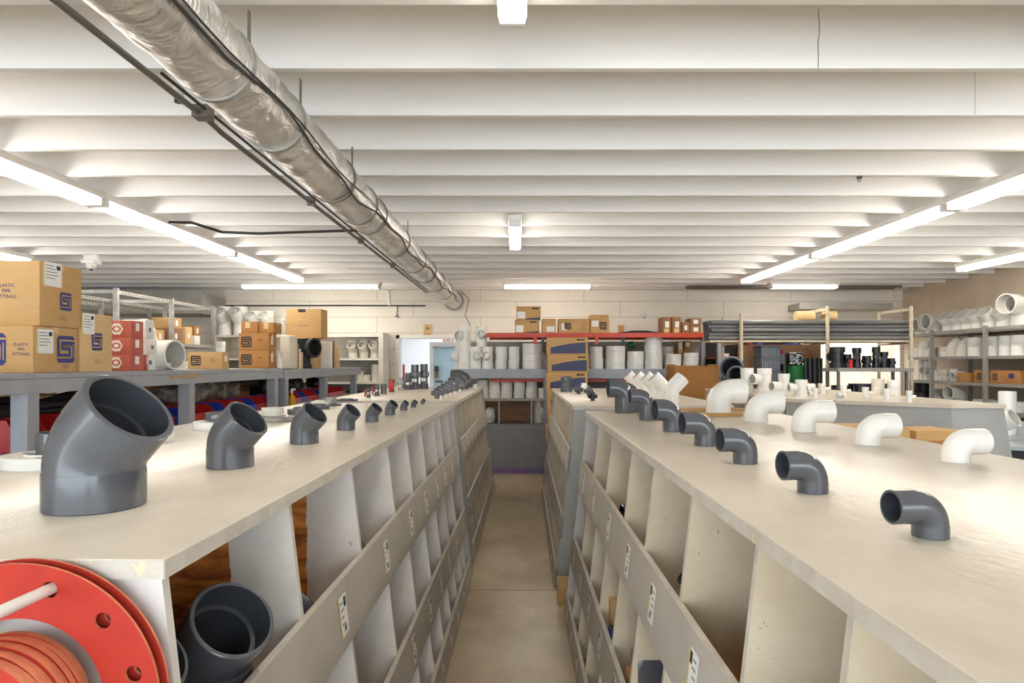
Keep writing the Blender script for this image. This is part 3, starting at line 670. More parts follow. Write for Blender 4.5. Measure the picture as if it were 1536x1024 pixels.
# flanges along the far edge of the left counter
x, y, r = onpx(72, 708, 122)
tag(put('pipe_flange', flange_me(r, .035, r * .5, .036, 'white_pvc'), (x, y, ZB)), 'large white flange behind the biggest grey elbow', 'flange', 'flanges along the left counter')
tag(put('pipe_flange', coupling_me(r * .56, .062, 'dark_pvc'), (x + .03, y + .02, ZB + .036)), 'dark grey ring on the white flange behind the biggest elbow', 'pipe ring')
x, y, r = onpx(238, 663, 40)
tag(put('pipe_flange', flange_me(r, .03, r * .6, .05), (x, y, ZB)), 'small white flange right of the biggest elbow mouth', 'flange', 'flanges along the left counter')
x, y, r = onpx(325, 646, 66)
tag(put('pipe_flange', flange_me(r, .035, r * .5, .036), (x, y, ZB)), 'white flange standing behind the second elbow', 'flange', 'flanges along the left counter')
tag(put('pipe_flange', flange_me(r * .66, .035, r * .5, .04, 'dark_pvc', 'dark_inside'), (x + .02, y, ZB + .037)), 'grey ring lying on the white flange behind the second elbow', 'pipe ring')
for k, (px, yf, wp, t, m, two) in enumerate([(412, 633, 54, .022, 'galvanised', 'cream_pvc'), (455, 622, 46, .03, 'dark_pvc', None), (478, 614, 32, .025, 'dark_pvc', None), (484, 609, 34, .03, 'cream_pvc', None), (497, 609, 30, .014, 'dark_pvc', 'galvanised'), (520, 601.5, 34, .012, 'dark_pvc', None)]):
    x, y, r = onpx(px, yf, wp); lbs = ['ridged metal flange behind the third elbow', 'dark grey flange just left of the third elbow', 'small dark flange behind the third elbow', 'cream flange near the far end of the left counter', 'thin dark flange near the fourth elbow', 'flat dark flange at the far end of the left counter']
    tag(put('pipe_flange', flange_me(r, t, r * .62, t * 1.3, m, 'dark_inside' if m == 'dark_pvc' else 'white_inside'), (x, y, ZB)), lbs[k], 'flange', 'flanges along the left counter')
    if two: tag(put('pipe_flange', coupling_me(r * .6, .04, two, 'white_inside'), (x - .01, y, ZB + t * 1.3)), ['cream ring on top of the ridged metal flange', 'metal ring on the thin dark flange by the fourth elbow'][k // 4], 'pipe ring')
# wooden paddle on the right counter
b = MB(); pts = [(-.28, -.005), (-.26, -.022), (-.1, -.02), (.3, -.028), (.34, -.01), (.34, .02), (-.1, .018), (-.26, .018)]
b.hprism(pts, 0, .018, 'wood_strip')
tag(b.build('wood_offcut', (.95, 3.86, ZB), R(6)), 'thin bare wooden strip lying between the dark elbows', 'wood strip')
b = MB(); b.box(-.25, .25, -.03, .03, 0, .02, 'wood_strip'); tag(b.build('wood_offcut', (1.25, 4.27, ZB), R(2)), 'bare wooden strip behind the fifth dark elbow at the counter end', 'wood strip')

# ---- fittings lying in the bins
def bin_item(me, x, y, z, rot, label, name='elbow_fitting', cat='pipe elbow', group='fittings lying in the counter bins'):
    return tag(put(name, me, (x, y, z), rot=rot), label, cat, group)
big = elbow_me(.083, .07, .09, 45, .1, wall=.1)
bin_item(elbow_me(.083, .165, .08, 45, .09, wall=.1), -.625, 1.39, .813, (0, 0, R(-35)), 'big dark elbow with open mouth in the nearest left bin, the right one')
bin_item(elbow_me(.07, .17, .07, 45, .085, wall=.1), -.70, 1.195, .813, (0, 0, R(-18)), 'big dark elbow in the nearest left bin, the left one')
bin_item(elbow_me(.05, .04, .06, 45, .06, wall=.1), -.60, 1.93, .813, (0, 0, R(200)), 'dark elbow standing in the second bin of the left counter')
bin_item(elbow_me(.05, .04, .05, 45, .06, wall=.1), -.575, 2.5, .813, (0, 0, R(160)), 'dark elbow standing in the third bin of the left counter')
bin_item(coupling_me(.022, .06, 'dark_pvc', 'dark_inside'), -.50, 2.38, .363, (0, 0, 0), 'small dark coupling in the middle tier of the left counter', 'pipe_coupling', 'pipe coupling')
bin_item(elbow_me(.04, .04, .05, 90, .05, wall=.1), .60, 3.42, .813, (0, 0, R(200)), 'dark elbow standing upright in a far bin of the right counter, front one')
bin_item(elbow_me(.04, .04, .05, 90, .05, wall=.1), .62, 3.56, .813, (0, 0, R(200)), 'dark elbow standing upright in a far bin of the right counter, rear one')
bin_item(elbow_me(.045, .05, .06, 90, .06, wall=.1), .59, 3.08, .813, (0, 0, R(190)), 'dark elbow in the right counter bin below the fourth dark elbow')
bin_item(elbow_me(.04, .05, .07, 45, .06, wall=.1), .59, 2.1, .813, (0, 0, R(170)), 'dark elbow half hidden in a middle bin of the right counter')
bin_item(elbow_me(.045, .05, .08, 90, .06, wall=.1), .62, 1.58, .813, (0, 0, R(230)), 'dark elbow in the right counter bin behind the price tags')
q = MB(); q.box(-.06, .06, -.1, .1, 0, .10, 'blue_plastic', b=.008); q.box(-.05, .05, -.09, .09, .1, .104, 'black_plastic')
tag(q.build('plastic_bin', (.455, 2.87, .363)), 'blue plastic tray in the middle tier of the right counter', 'parts bin')
carton('carton', .12, .16, .2, (.47, 3.07, .363), 0, 'cardboard', label='small open carton behind the blue tray in the right counter', cat='carton')
carton('carton', .2, .28, .17, (.485, 2.27, .363), 0, 'cardboard_dark', label='brown carton in the middle tier of the right counter', cat='carton', tape=False)
q = MB(); q.box(-.05, .05, -.05, .05, 0, .1, 'dark_pvc', b=.01); tag(q.build('pipe_coupling', (.44, 2.29, .5345)), 'dark square fitting on the brown carton in the right counter', 'pipe fitting')
q = MB(); q.box(-.1, .1, -.012, .012, 0, .18, 'wood_strip', b=.003); tag(q.build('wood_offcut', (.37, 4.55, .0)), 'short raw wood block standing on the floor between the right counters', 'wood block')
bin_item(coupling_me(.05, .08, 'white_pvc'), -.47, 2.95, .06, (R(50), 0, 0), 'white coupling in the lowest left tier', 'pipe_coupling', 'pipe coupling')
carton('carton', .12, .14, .10, (-.46, 3.35, .026), .3, 'cardboard_light', label='small open pale carton in the lowest left tier', cat='carton')

# ---------------------------------------------------------------- red gaskets hanging on pegs at the left counter end
def plate_me(name, ro, ri, holes, th):
    c = bpy.data.curves.new('p', 'CURVE'); c.dimensions = '2D'; c.fill_mode = 'BOTH'; c.extrude = th / 2
    for (cx, cy, rr, n) in [(0, 0, ro, 72)] + ([(0, 0, ri, 56)] if ri else []) + [(x, y, r_, 20) for x, y, r_ in holes]:
        s = c.splines.new('POLY'); s.points.add(n - 1); s.use_cyclic_u = True
        for i in range(n): a = 2 * math.pi * i / n; s.points[i].co = (cx + rr * math.cos(a), cy + rr * math.sin(a), 0, 1)
    o = bpy.data.objects.new('p', c); COL.objects.link(o); me = bpy.data.meshes.new_from_object(o.evaluated_get(bpy.context.evaluated_depsgraph_get()))
    bpy.data.objects.remove(o); bpy.data.curves.remove(c); me.name = name
    for m in ('gasket_red', 'gasket_edge'): me.materials.append(MATS[m])
    for p in me.polygons: p.material_index = 0 if abs(p.normal.z) > .7 else 1; p.use_smooth = False
    return me
gc = (-.737, 1.095)
hol = [(.176 * math.cos(R(15 + 30 * k)), .176 * math.sin(R(15 + 30 * k)), .0125) for k in range(12)]
bigg = plate_me('gasket', .209, .128, hol, .005)
for k, yy in enumerate((1.012, 1.034)):
    tag(put('rubber_gasket', bigg, (gc[0] + .002 * k, yy, gc[1] + .001 * k), rot=(R(90), 0, 0)), ['large red ring gasket with bolt holes, front one on the left counter end', 'large red ring gasket right behind the front one on the counter end'][k], 'gasket', 'red gaskets hanging on the counter end')
smg = plate_me('gasket_small', .108, .045, [(.08 * math.cos(R(60 * k + 8)), .08 * math.sin(R(60 * k + 8)), .011) for k in range(6)], .0105)
for k in range(9):
    tag(put('rubber_gasket', smg, (gc[0] + .002 * math.sin(k * 2), .915 + k * .0115, gc[1] + .002 * math.cos(k * 3)), rot=(R(90), 0, 0)), 'smaller red gasket, %s from the front of the thick stack' % ORD[k], 'gasket', 'stack of smaller gaskets')
hx, hz = gc[0] + hol[2][0], gc[1] + hol[2][1]
b = MB(); b.tube([(hx, 1.058, hz), (hx, .84, hz + .004)], .0085, 'white_pvc', 16); tag(b.build('hanging_peg'), 'white pipe peg poking through a hole of the big red gasket', 'peg')
b = MB(); b.tube([(gc[0], 1.058, gc[1] + .012), (gc[0], .82, gc[1] + .015)], .03, 'white_pvc', 20); tag(b.build('hanging_peg'), 'thick white peg carrying the stack of small gaskets', 'peg')

# ================================================================ LEFT SIDE: grey workbench with cartons
def workbench(y0, y1, x1, ztop, legs, label):
    root = empty('workbench', (x1, y0, 0)); tag(root, label, 'workbench', 'grey workbenches on the left'); L = y1 - y0
    b = MB(); b.box(-1.45, .0, 0, L, ztop - .03, ztop, 'bench_grey', b=.003); b.build('bench_top', parent=root, smooth=False)
    b = MB(); b.box(-.04, .002, 0, L, ztop - .105, ztop - .031, 'bench_grey', b=.002); b.box(-1.4, -.04, .0, .04, ztop - .105, ztop - .031, 'bench_grey'); b.build('bench_fascia', parent=root, smooth=False)
    for ly in legs:
        for xx in (-.09, -1.42):
            b = MB(); b.box(xx, xx + .088, ly - y0, ly - y0 + .09, 0, ztop - .1, 'bench_grey', b=.003); b.build('leg', parent=root, smooth=False)
    b = MB(); b.box(-1.42, -.09, .1, L - .1, 1.10, 1.13, 'bench_grey'); b.build('lower_shelf', parent=root, smooth=False)
    return root
workbench(1.9, 7.3, -2.5, 1.55, (3.49, 5.22, 7.07), 'grey painted workbench carrying the big cartons, nearer section')
workbench(7.34, 10.95, -2.5, 1.535, (7.4, 8.95, 10.6), 'grey painted workbench with black corrugated fitting, farther section')
b = MB(); b.box(0, .008, 0, .42, 0, .017, 'wood_strip'); tag(b.build('wood_offcut', (-2.4972, 4.93, 1.495)), 'narrow yellow wooden strip fixed to the workbench edge', 'wood strip')
TB = 1.551
def xcarton(y0, y1, h, z, w, label, name='carton', xf=-2.53, **k):
    return carton(name, w, y1 - y0, h, (xf - w / 2, (y0 + y1) / 2, z), 0, label=label, **k)
xcarton(3.57, 3.93, .247, TB, .5, 'open-printed carton with blue emblem, lower left on the workbench', group='cartons on the workbench', faces=[('logo', 'r', .72, .52, .15), ('text', 'f', .88, .6, .022, ['PLASTIC', 'PIPE', 'FITTINGS']), ('logo', 'f', .55, .5, .17), ('text', 'r', .72, .16, .012, ['THE PLASTIC', 'FITTINGS'])], sl=[('r', .25, .68, .13, .13)])
xcarton(3.62, 3.97, .345, TB + .25, .55, 'large carton with blue emblem on top of the stack at far left', group='cartons on the workbench', faces=[('logo', 'r', .6, .42, .10), ('text', 'f', .68, .62, .026, ['PLASTIC', 'PIPE', 'FITTINGS']), ('logo', 'f', .42, .55, .13), ('text', 'r', .55, .17, .013, ['PLASTIC', 'FITTINGS'])], sl=[('r', .28, .82, .15, .13)], m='cardboard')
xcarton(3.96, 4.27, .345, TB, .5, 'tall carton with a blue emblem next to the red boxes', group='cartons on the workbench', faces=[('logo', 'r', .5, .52, .105), ('text', 'r', .5, .2, .012, ['PLASTIC', 'FITTINGS'])], sl=[('r', .22, .82, .12, .12)], m='cardboard_light')
def hexlogo(b, s, M):
    vs = [(s * math.cos(R(60 * i)), 0, s * math.sin(R(60 * i))) for i in range(6)]; b.add(vs, [tuple(range(6))], 'label_white', M)
    n = 20; vs = [(s * .72 * math.cos(2 * math.pi * i / n), -.0006, s * .5 * math.sin(2 * math.pi * i / n)) for i in range(n)]; b.add(vs, [tuple(range(n))], 'red_carton', M)
    vs = [(s * .4 * math.cos(2 * math.pi * i / n), -.001, s * .3 * math.sin(2 * math.pi * i / n)) for i in range(n)]; b.add(vs, [tuple(range(n))], 'label_white', M)
for i in range(3):
    root = empty('red_box', (-2.62, 4.58, TB + i * .111), R(-3 + 2 * i)); tag(root, 'salmon red box with hexagon badge, %s of the stack of three' % ['bottom', 'middle', 'top'][i], 'box', 'salmon red boxes on the workbench')
    b = MB(); b.box(-.075, .075, -.075, .075, 0, .11, 'red_carton', b=.003); hexlogo(b, .042, T((-.02, -.0765, .055))); b.build('box_body', parent=root)
    q = MB(); q.box(-.022, .022, -.001, .001, -.026, .026, 'label_white'); o = q.build('shipping_label', (.0762, -.0, .07), R(90), root, smooth=False)
carton('red_box', .14, .1, .11, (-2.64, 4.73, TB), R(20), 'red_carton', [('rect', 'r', .5, .65, (.045, .05), 'label_white')], 'low red box lying right of the stack of three', 'box', 'salmon red boxes on the workbench', tape=False)
for i, (yy, zz, hh) in enumerate([(4.9, 0, .11), (4.92, .115, .1), (4.88, .22, .14)]):
    carton('white_box', .16, .12, hh, (-2.72, yy + .03, TB + zz + .001), R(5 * i - 8), 'label_white', [('rect', 'r', .5, .5, (.03, .03), 'grey_ink')], 'white box stacked behind the big white pipe fitting, %s one' % ['lowest', 'middle', 'top'][i], 'box', 'white boxes on the workbench', tape=False)
# big white fitting lying on its side
root = empty('pipe_wye', (-2.66, 5.22, TB + .115)); tag(root, 'large white pipe fitting lying with its round mouth facing right', 'pipe fitting')
b = MB(); c = (-.12, 0, 0); t = (1, -.25, 0)
def rr(s, d, r): v = Vector(t).normalized() * d; return ((v.x + c[0], v.y, 0), t, r)
b.shell([rr(0, -.1, .1), rr(0, .04, .1), rr(0, .05, .113), rr(0, .2, .113), rr(0, .2, .1), rr(0, 0, .095), rr(0, -.1, .0001)], 'white_pvc', 40, closed=False, m2='white_inside', split=4)
b.shell([((-.15, 0, .02), (-.5, .3, .75), .085), ((-.22, .05, .14), (-.5, .3, .75), .085), ((-.225, .05, .145), (-.5, .3, .75), .097), ((-.27, .08, .22), (-.5, .3, .75), .097), ((-.27, .08, .22), (-.5, .3, .75), .084), ((-.2, .03, .1), (-.5, .3, .75), .08)], 'white_pvc', 32, closed=False)
b.build('fitting_body', parent=root)
b = MB(); b.box(-.2, .0, -.07, .1, -.1145, -.06, 'label_white', b=.004); b.build('support_block', parent=root)
carton('carton', .29, .16, .148, (-2.675, 5.93, TB), R(2), 'cardboard', [('logo', 'f', .24, .5, .085, 'black_ink'), ('text', 'f', .72, .6, .02, ['PIPE', 'CAPS'], 'black_ink'), ('rect', 'r', .5, .62, (.06, .05), 'label_white')], 'low carton with black emblem alone in the middle of the workbench', 'carton', 'cartons on the workbench')
for i, dz in enumerate((0, .181)):
    carton('carton', .31, .22, .18, (-2.70, 7.12, TB + dz), 0, 'cardboard_dark', [('logo', 'f', .26, .5, .11, 'black_ink'), ('text', 'f', .72, .6, .022, ['PIPE'], 'black_ink'), ('rect', 'r', .4, .6, (.05, .09), 'label_white')], 'dark tan carton with black square emblem, %s of the pair' % ['lower', 'upper'][i], 'carton', 'cartons on the workbench')
carton('carton', .17, .2, .12, (-2.76, 7.14, TB + .362), R(2), 'cardboard_dark', [('rect', 'f', .4, .7, (.05, .06), 'cardboard_light')], 'small closed carton on the left top of the pair', 'carton', 'cartons on the workbench')
carton('carton', .16, .2, .11, (-2.585, 7.16, TB + .362), R(-4), 'cardboard_dark', [('rect', 'f', .5, .7, (.05, .06), 'cardboard_light')], 'small closed carton on the right top of the pair', 'carton', 'cartons on the workbench')
b = MB(); b.box(-.06, .06, -.14, .14, 0, .38, 'foam', b=.03); tag(b.build('foam_wrap', (-2.57, 7.7, 1.536)), 'pale rounded foam wrap standing right of the carton pair', 'packing foam')
b = MB(); b.lathe([(.0001, 0), (.028, 0), (.03, .01), (.03, .09), (.012, .125), (.01, .15)], 'label_white', 16); b.box(-.012, .025, -.01, .01, .15, .175, 'label_white', b=.003); b.box(.02, .03, -.005, .005, .14, .17, 'grey_ink')
tag(b.build('spray_bottle', (-2.52 + .0, 7.235, TB)), 'white spray bottle at the workbench joint in front of the carton pair', 'spray bottle')
# section two
T2 = 1.536
carton('carton', .44, .3, .40, (-2.86, 9.05, T2), 0, 'cardboard', [('text', 'f', .5, .6, .03, ['FITTINGS'], 'grey_ink')], 'large plain carton standing behind the black corrugated fitting', 'carton', 'cartons on the workbench')
carton('carton', .46, .3, .38, (-2.80, 9.12, T2 + .4015), 0, 'cardboard', [('text', 'f', .5, .42, .035, ['FRAGILE'], 'grey_ink'), ('rect', 'f', .45, .94, (.1, .04), 'black_ink')], 'large carton with torn top balanced on the plain one', 'carton', 'cartons on the workbench')
for i, (yy, h, m) in enumerate([(9.35, .36, 'label_white'), (9.47, .37, 'label_white'), (9.58, .38, 'cardboard_brown'), (9.69, .36, 'cardboard_light'), (9.85, .3, 'cardboard_light')]):
    b = MB(); b.box(-.28, .0, -.02, .02, 0, h, m, b=.004); tag(b.build('flat_carton', (-2.56, yy, T2), R(4 * math.sin(i))), 'folded flat carton standing on edge, %s in the row right of the big carton' % ORD[i], 'folded carton', 'folded cartons on the workbench')
for i, (yy, h) in enumerate([(8.2, .3), (8.28, .24), (8.36, .2)]):
    b = MB(); b.box(-.16, .0, -.015, .015, 0, h, ['cardboard_brown', 'label_white', 'cardboard_light'][i], b=.003); tag(b.build('flat_carton', (-2.62, yy, T2)), '%s folded board leaning left of the black corrugated fitting' % ORD[i], 'folded carton', 'folded cartons on the workbench')
b = MB(); rings = []; cz = .26
for i in range(22):
    d = i / 21; rings.append(((-.16 + .30 * d, 0, cz - .0 * d), (1, 0, 0), (.105 if i % 2 else .122) if i < 15 else (.098 if i < 18 else .125)))
b.shell(rings + [(rings[-1][0], (1, 0, 0), .1), ((-.05, 0, cz), (1, 0, 0), .09)], 'black_rubber', 32, closed=False)
b.shell([((-.04, 0, 0), (0, 0, 1), .1), ((-.04, 0, .05), (0, 0, 1), .1), ((-.04, 0, .055), (0, 0, 1), .085), ((-.04, 0, .2), (0, 0, 1), .085), ((-.04, 0, 0), (0, 0, 1), .001)], 'black_rubber', 28)
tag(b.build('corrugated_fitting', (-2.66, 8.63, T2), R(-25)), 'black corrugated pipe fitting standing in front of the big carton', 'pipe fitting')

# bins, bags and hoses on the lower shelf of the workbench
def bin_me(w, d, h, m):
    def mk():
        b = MB(); t = .004
        def side(x): b.add([(x, -d / 2, 0), (x, d / 2, 0), (x, d / 2, h), (x, -d / 2 + .2 * d, h), (x, -d / 2, h * .45), (x + t, -d / 2, 0), (x + t, d / 2, 0), (x + t, d / 2, h), (x + t, -d / 2 + .2 * d, h), (x + t, -d / 2, h * .45)], [(0, 1, 2, 3, 4), (9, 8, 7, 6, 5), (0, 4, 9, 5), (4, 3, 8, 9), (3, 2, 7, 8), (2, 1, 6, 7), (1, 0, 5, 6)], m)
        side(-w / 2); side(w / 2 - t); b.box(-w / 2, w / 2, d / 2 - t, d / 2, 0, h, m); b.box(-w / 2, w / 2, -d / 2, d / 2, 0, t, m)
        b.box(-w / 2, w / 2, -d / 2 - .002, -d / 2 + t, 0, h * .47, m); b.box(-w / 2, w / 2, -d / 2 - .012, -d / 2 + t, h * .42, h * .5, m); b.box(-w * .2, w * .2, -d / 2 - .005, -d / 2, h * .12, h * .34, m)
        return b.mesh('parts_bin', smooth=False)
    return cached(('bin', w, d, h, m), mk)
yy = 3.68; k = 0; cols = 'rrrrrrrbrrbrrbrrbrrrbrrbrrrr'
row = []
while yy < 10.4:
    row.append((yy, cols[k % len(cols)])); yy += .235; k += 1
for k, (yy, c) in enumerate(row):
    m = {'r': 'red_plastic', 'b': 'blue_plastic'}[c]; n = len(row)
    near = yy < 4.8; me = bin_me(.225, .3, .17 if near else .12, m)
    pos = '%s from the near end' % ORD[k] if k < 15 else '%s from the far end' % ORD[n - 1 - k]
    tag(put('parts_bin', me, (-2.76, yy, 1.131), R(90)), '%s plastic parts bin under the grey workbench, %s' % ({'r': 'red', 'b': 'blue'}[c], pos), 'parts bin', 'parts bins under the workbench')
def hose(name, y0, y1, x, z, n, label, r=.014, m='black_rubber', seed=0):
    b = MB(); rd = random.Random(seed)
    for i in range(n):
        a, c = rd.uniform(-.09, .09), rd.uniform(0, .1); pts = [(x + a + .02 * math.sin(j + i), y0 + (y1 - y0) * j / 8, z + r + c * (.7 + .3 * math.sin(j * .9 + i))) for j in range(9)]
        b.tube(pts, r, m, 8)
    tag(b.build(name), label, 'hose')
hose('hose_bundle', 3.65, 4.6, -2.86, 1.302, 14, 'bundle of black hoses lying on the red bins at far left', seed=1)
hose('hose_bundle', 5.0, 5.35, -2.95, 1.255, 12, 'bundle of black hoses behind the leg of the workbench', seed=2)
for i, (x, y, s, sd, m, lb) in enumerate([(-2.9, 4.9, .12, 3, 'bag', 'clear plastic bag of parts behind the biggest elbow'), (-2.85, 5.55, .14, 4, 'bag', 'clear plastic bag slumped on the bins left of the second elbow'), (-2.8, 5.85, .13, 5, 'bag', 'clear crumpled plastic bag above the second elbow'), (-2.85, 6.35, .15, 6, 'bag', 'wide plastic bag on the bins under the low carton'), (-2.9, 6.8, .14, 7, 'bag', 'plastic bag beside the third workbench leg'), (-2.8, 8.3, .12, 9, 'black_plastic', 'black bag of parts under the corrugated fitting'), (-2.85, 8.7, .14, 10, 'black_plastic', 'shiny black bag left of the fourth workbench leg'), (-2.9, 9.8, .13, 11, 'black_plastic', 'shiny black bag near the far end of the workbench')]):
    o = put('parts_bag', blob_me('parts_bag', s * .9, s * 1.15, s * .62, m, sd, .5, 2.4), (x, y, 1.253 if i else 1.305)); tag(o, lb, 'bag', 'bags on the parts bins')
b = MB(); b.lathe([(.0001, 0), (.04, 0), (.042, .01), (.04, .09), (.016, .12), (.012, .14)], 'amber', 16); b.lathe([(.014, .14), (.014, .19), (.0001, .19)], 'white_pvc', 12); b.box(-.01, .04, -.008, .008, .17, .19, 'white_pvc')
tag(b.build('spray_bottle', (-2.51, 7.62, 1.131)), 'spray bottle with yellow liquid at the workbench joint', 'spray bottle')
# goods behind the bins
rd = random.Random(5)
for i, (yy, h, m, lb) in enumerate([(3.9, .22, 'cardboard_brown', 'brown box deep under the workbench behind the hoses'), (4.35, .2, 'red_carton', 'red box deep under the workbench'), (4.85, .25, 'cardboard', 'yellowish box deep under the workbench'), (5.9, .24, 'cardboard_light', 'pale box deep under the workbench behind bags'), (6.5, .26, 'cardboard_brown', 'brown box deep under the workbench behind the bags'), (7.9, .22, 'cardboard_brown', 'brown box deep under the farther workbench'), (8.6, .28, 'black_plastic', 'black crate deep under the farther workbench'), (9.6, .25, 'black_plastic', 'black crate at the far end under the workbench')]):
    carton('storage_box', .4, .36, h, (-3.35, yy, 1.131), rd.uniform(-.1, .1), m, label=lb, cat='box', group='boxes deep under the workbench', tape=False)
# ================================================================ LEFT BACK: metal shelving and the white shelf on the back wall
def shelving(name, label, xf, xr, ys, ztop, levels, perf=True, post='galvanised', ext=.0):
    root = empty(name, (xf, ys[0], 0)); tag(root, label, 'shelving')
    sg = 1 if xf > xr else -1
    for yy in ys:
        for xx in (xf, xr):
            b = MB(); b.box(xx - xf - .025, xx - xf + .025, yy - ys[0] - .02, yy - ys[0] + .02, 0, ztop, post); b.build('post', parent=root, smooth=False)
    L = ys[-1] - ys[0]
    for z in levels:
        b = MB(); b.box(min(0, xr - xf), max(0, xr - xf), -.02, L + .02 + ext, z - .04, z, 'shelf_metal'); b.build('shelf', parent=root, smooth=False)
    for yy in ys:
        b = MB(); b.box(min(0, xr - xf), max(0, xr - xf), yy - ys[0] - .012, yy - ys[0] + .012, ztop - .06, ztop - .02, post); b.build('cross_rail', parent=root, smooth=False)
    for xx in (0, xr - xf):
        b = MB(); b.box(xx - .012, xx + .012, 0, L, ztop - .065, ztop - .025, post)
        if perf:
            n = int(L / .06)
            for i in range(n): b.box(xx - .0135, xx + .0135, .03 + i * .06, .05 + i * .06, ztop - .055, ztop - .035, 'conduit')
        b.build('top_rail', parent=root, smooth=False)
    return root
shelving('metal_shelving', 'tall galvanised shelving frame behind the cartons at left', -4.4, -5.1, (7.5, 8.7, 9.9), 2.43, (.5, 1.1, 1.5, 1.86))
shelving('metal_shelving', 'second galvanised shelving frame at the far left corner', -5.6, -6.4, (8.0, 9.2, 10.4), 2.43, (.5, 1.1, 1.6))
k = 0
for (yy, z, w, h, m, lb) in [(9.0, 1.861, .3, .2, 'cardboard_brown', 'brown carton on the top shelf of the galvanised frame'), (9.02, 2.063, .26, .14, 'cardboard', 'tan carton stacked on the brown one on the galvanised frame'), (9.35, 1.861, .2, .24, 'cardboard_light', 'pale carton second on the top shelf of the galvanised frame'), (9.6, 1.861, .16, .13, 'label_white', 'white box low at the end of the top shelf of the galvanised frame'), (9.6, 1.992, .18, .13, 'cardboard_dark', 'orange tan box upon the white box on the galvanised frame'), (8.6, 1.861, .2, .16, 'cardboard', 'small tan carton at the near end of the top shelf of the frame')]:
    carton('carton', .26, w, h, (-4.62, yy, z), 0, m, [('rect', 'r', .5, .5, (.06, .07), 'label_white')], lb, 'carton', 'cartons on the galvanised frame', tape=False)
for i, (yy, z, r, h) in enumerate([(9.1, 1.501, .08, .16), (9.35, 1.501, .09, .13), (9.62, 1.501, .08, .15)]):
    tag(put('pipe_coupling', coupling_me(r, h, 'cream_pvc'), (-4.6, yy, z)), 'cream coupling on the middle shelf of the galvanised frame, %s from the left' % ORD[i], 'pipe coupling', 'couplings on the galvanised frame')
for i in range(5):
    carton('white_box', .13, .12, .085, (-4.5, 10.35, 1.501 + i * .086 + (.0 if i < 5 else 0)), .1 * (i % 2), 'label_white', label='small white box in the column beside the galvanised frame, %s from the bottom' % ORD[i], cat='box', group='column of small white boxes', tape=False)
b = MB(); b.box(-.25, .25, -.2, .2, 0, .02, 'shelf_metal'); 
for sx in (-.23, .23):
    for sy in (-.18, .18): b.box(sx - .015, sx + .015, sy - .015, sy + .015, -1.48, 0, 'conduit')
tag(b.build('metal_stand', (-4.5, 10.35, 1.48), smooth=False), 'dark metal stand carrying the column of small white boxes', 'stand')
# white shelf unit at the back wall
X0, X1, YF, YB = XP(322, 11.6), XP(575, 11.6), 11.6, 12.18
root = empty('white_shelf', (X0, YF, 0)); tag(root, 'cream painted shelf unit against the back wall left of the doorway', 'shelf unit')
Ws = X1 - X0; LV = (.4, .85, 1.285, 1.69, 2.085)
for z in LV:
    b = MB(); b.box(.0, Ws - .08, 0, YB - YF, z - .035, z, 'cream_pvc'); b.build('shelf_board', parent=root, smooth=False)
for xx in (0, Ws * .5, Ws - .08):
    b = MB(); b.box(xx, xx + (.08 if xx > Ws * .9 else .03), -.02, YB - YF - .001, 0, 2.13 if xx > Ws * .9 else 2.05, 'cream_pvc'); b.build('side_panel', parent=root, smooth=False)
b = MB(); b.box(0, Ws, YB - YF - .014, YB - YF - .002, 0, 1.69, 'bulkhead'); b.build('back_panel', parent=root, smooth=False)
def wye(px, py_b, z, h, r, label, rz=-90, group='white wyes on the back wall shelf', Y=11.85, m='white_pvc', ang=45, name='pipe_wye', cat='pipe wye', twotone=None):
    me = tee_me(r, h, r * .92, r * 2.1, h * .42, m, 'white_inside', ang)
    return tag(put(name, me, (XP(px, Y), Y, z), R(rz)), label, cat, group)
for i, (px, h, r) in enumerate([(337, .5, .11), (361, .5, .11), (382, .42, .095), (402, .42, .095), (437, .36, .085), (458, .36, .085)]):
    wye(px, 0, 2.0855, h, r, 'white pipe wye on top of the cream shelf, %s from the left' % ORD[i], rz=-100)
wye(374, 0, 1.6905, .3, .075, 'single white pipe wye on the middle cream shelf', rz=-160)
for i, px in enumerate((530, 546, 562)): wye(px, 0, 1.6905, .31, .075, 'cream wye with round mouth right of the folded cartons, %s of three' % ORD[i], rz=-90, m='cream_pvc', ang=60)
for i, (px, r, h) in enumerate([(541, .06, .18), (548, .075, .12), (561, .085, .3)]):
    tag(put('pipe_coupling', coupling_me(r, h, 'cream_pvc'), (XP(px, 11.85) + .02 * i, 11.85 + .0 * i, 1.2855)), 'cream pipe piece on the lower cream shelf by the doorway, %s from the left' % ORD[i], 'pipe coupling', 'cream pipe pieces on the lower cream shelf')
for i, px in enumerate((355, 372)):
    tag(put('round_fitting', flange_me(.1, .06, .07, .1), (XP(px, 11.8) + .12 * i, 11.85, 1.2855)), 'white pipe cap low on the cream shelf, %s one' % ['left', 'right'][i], 'pipe cap')
# black goods low at the back left
for i, (px, w) in enumerate([(494, .3), (524, .3)]):
    b = MB(); b.box(-w / 2, w / 2, -.2, .2, 0, .26, 'black_plastic', b=.02); b.box(-w / 2 - .01, w / 2 + .01, -.21, .21, .24, .26, 'black_rubber')
    tag(b.build('storage_tote', (XP(px, 11.8), 11.84, .851)), 'black plastic tote on the low cream shelf, %s one' % ['left', 'right'][i], 'tote')

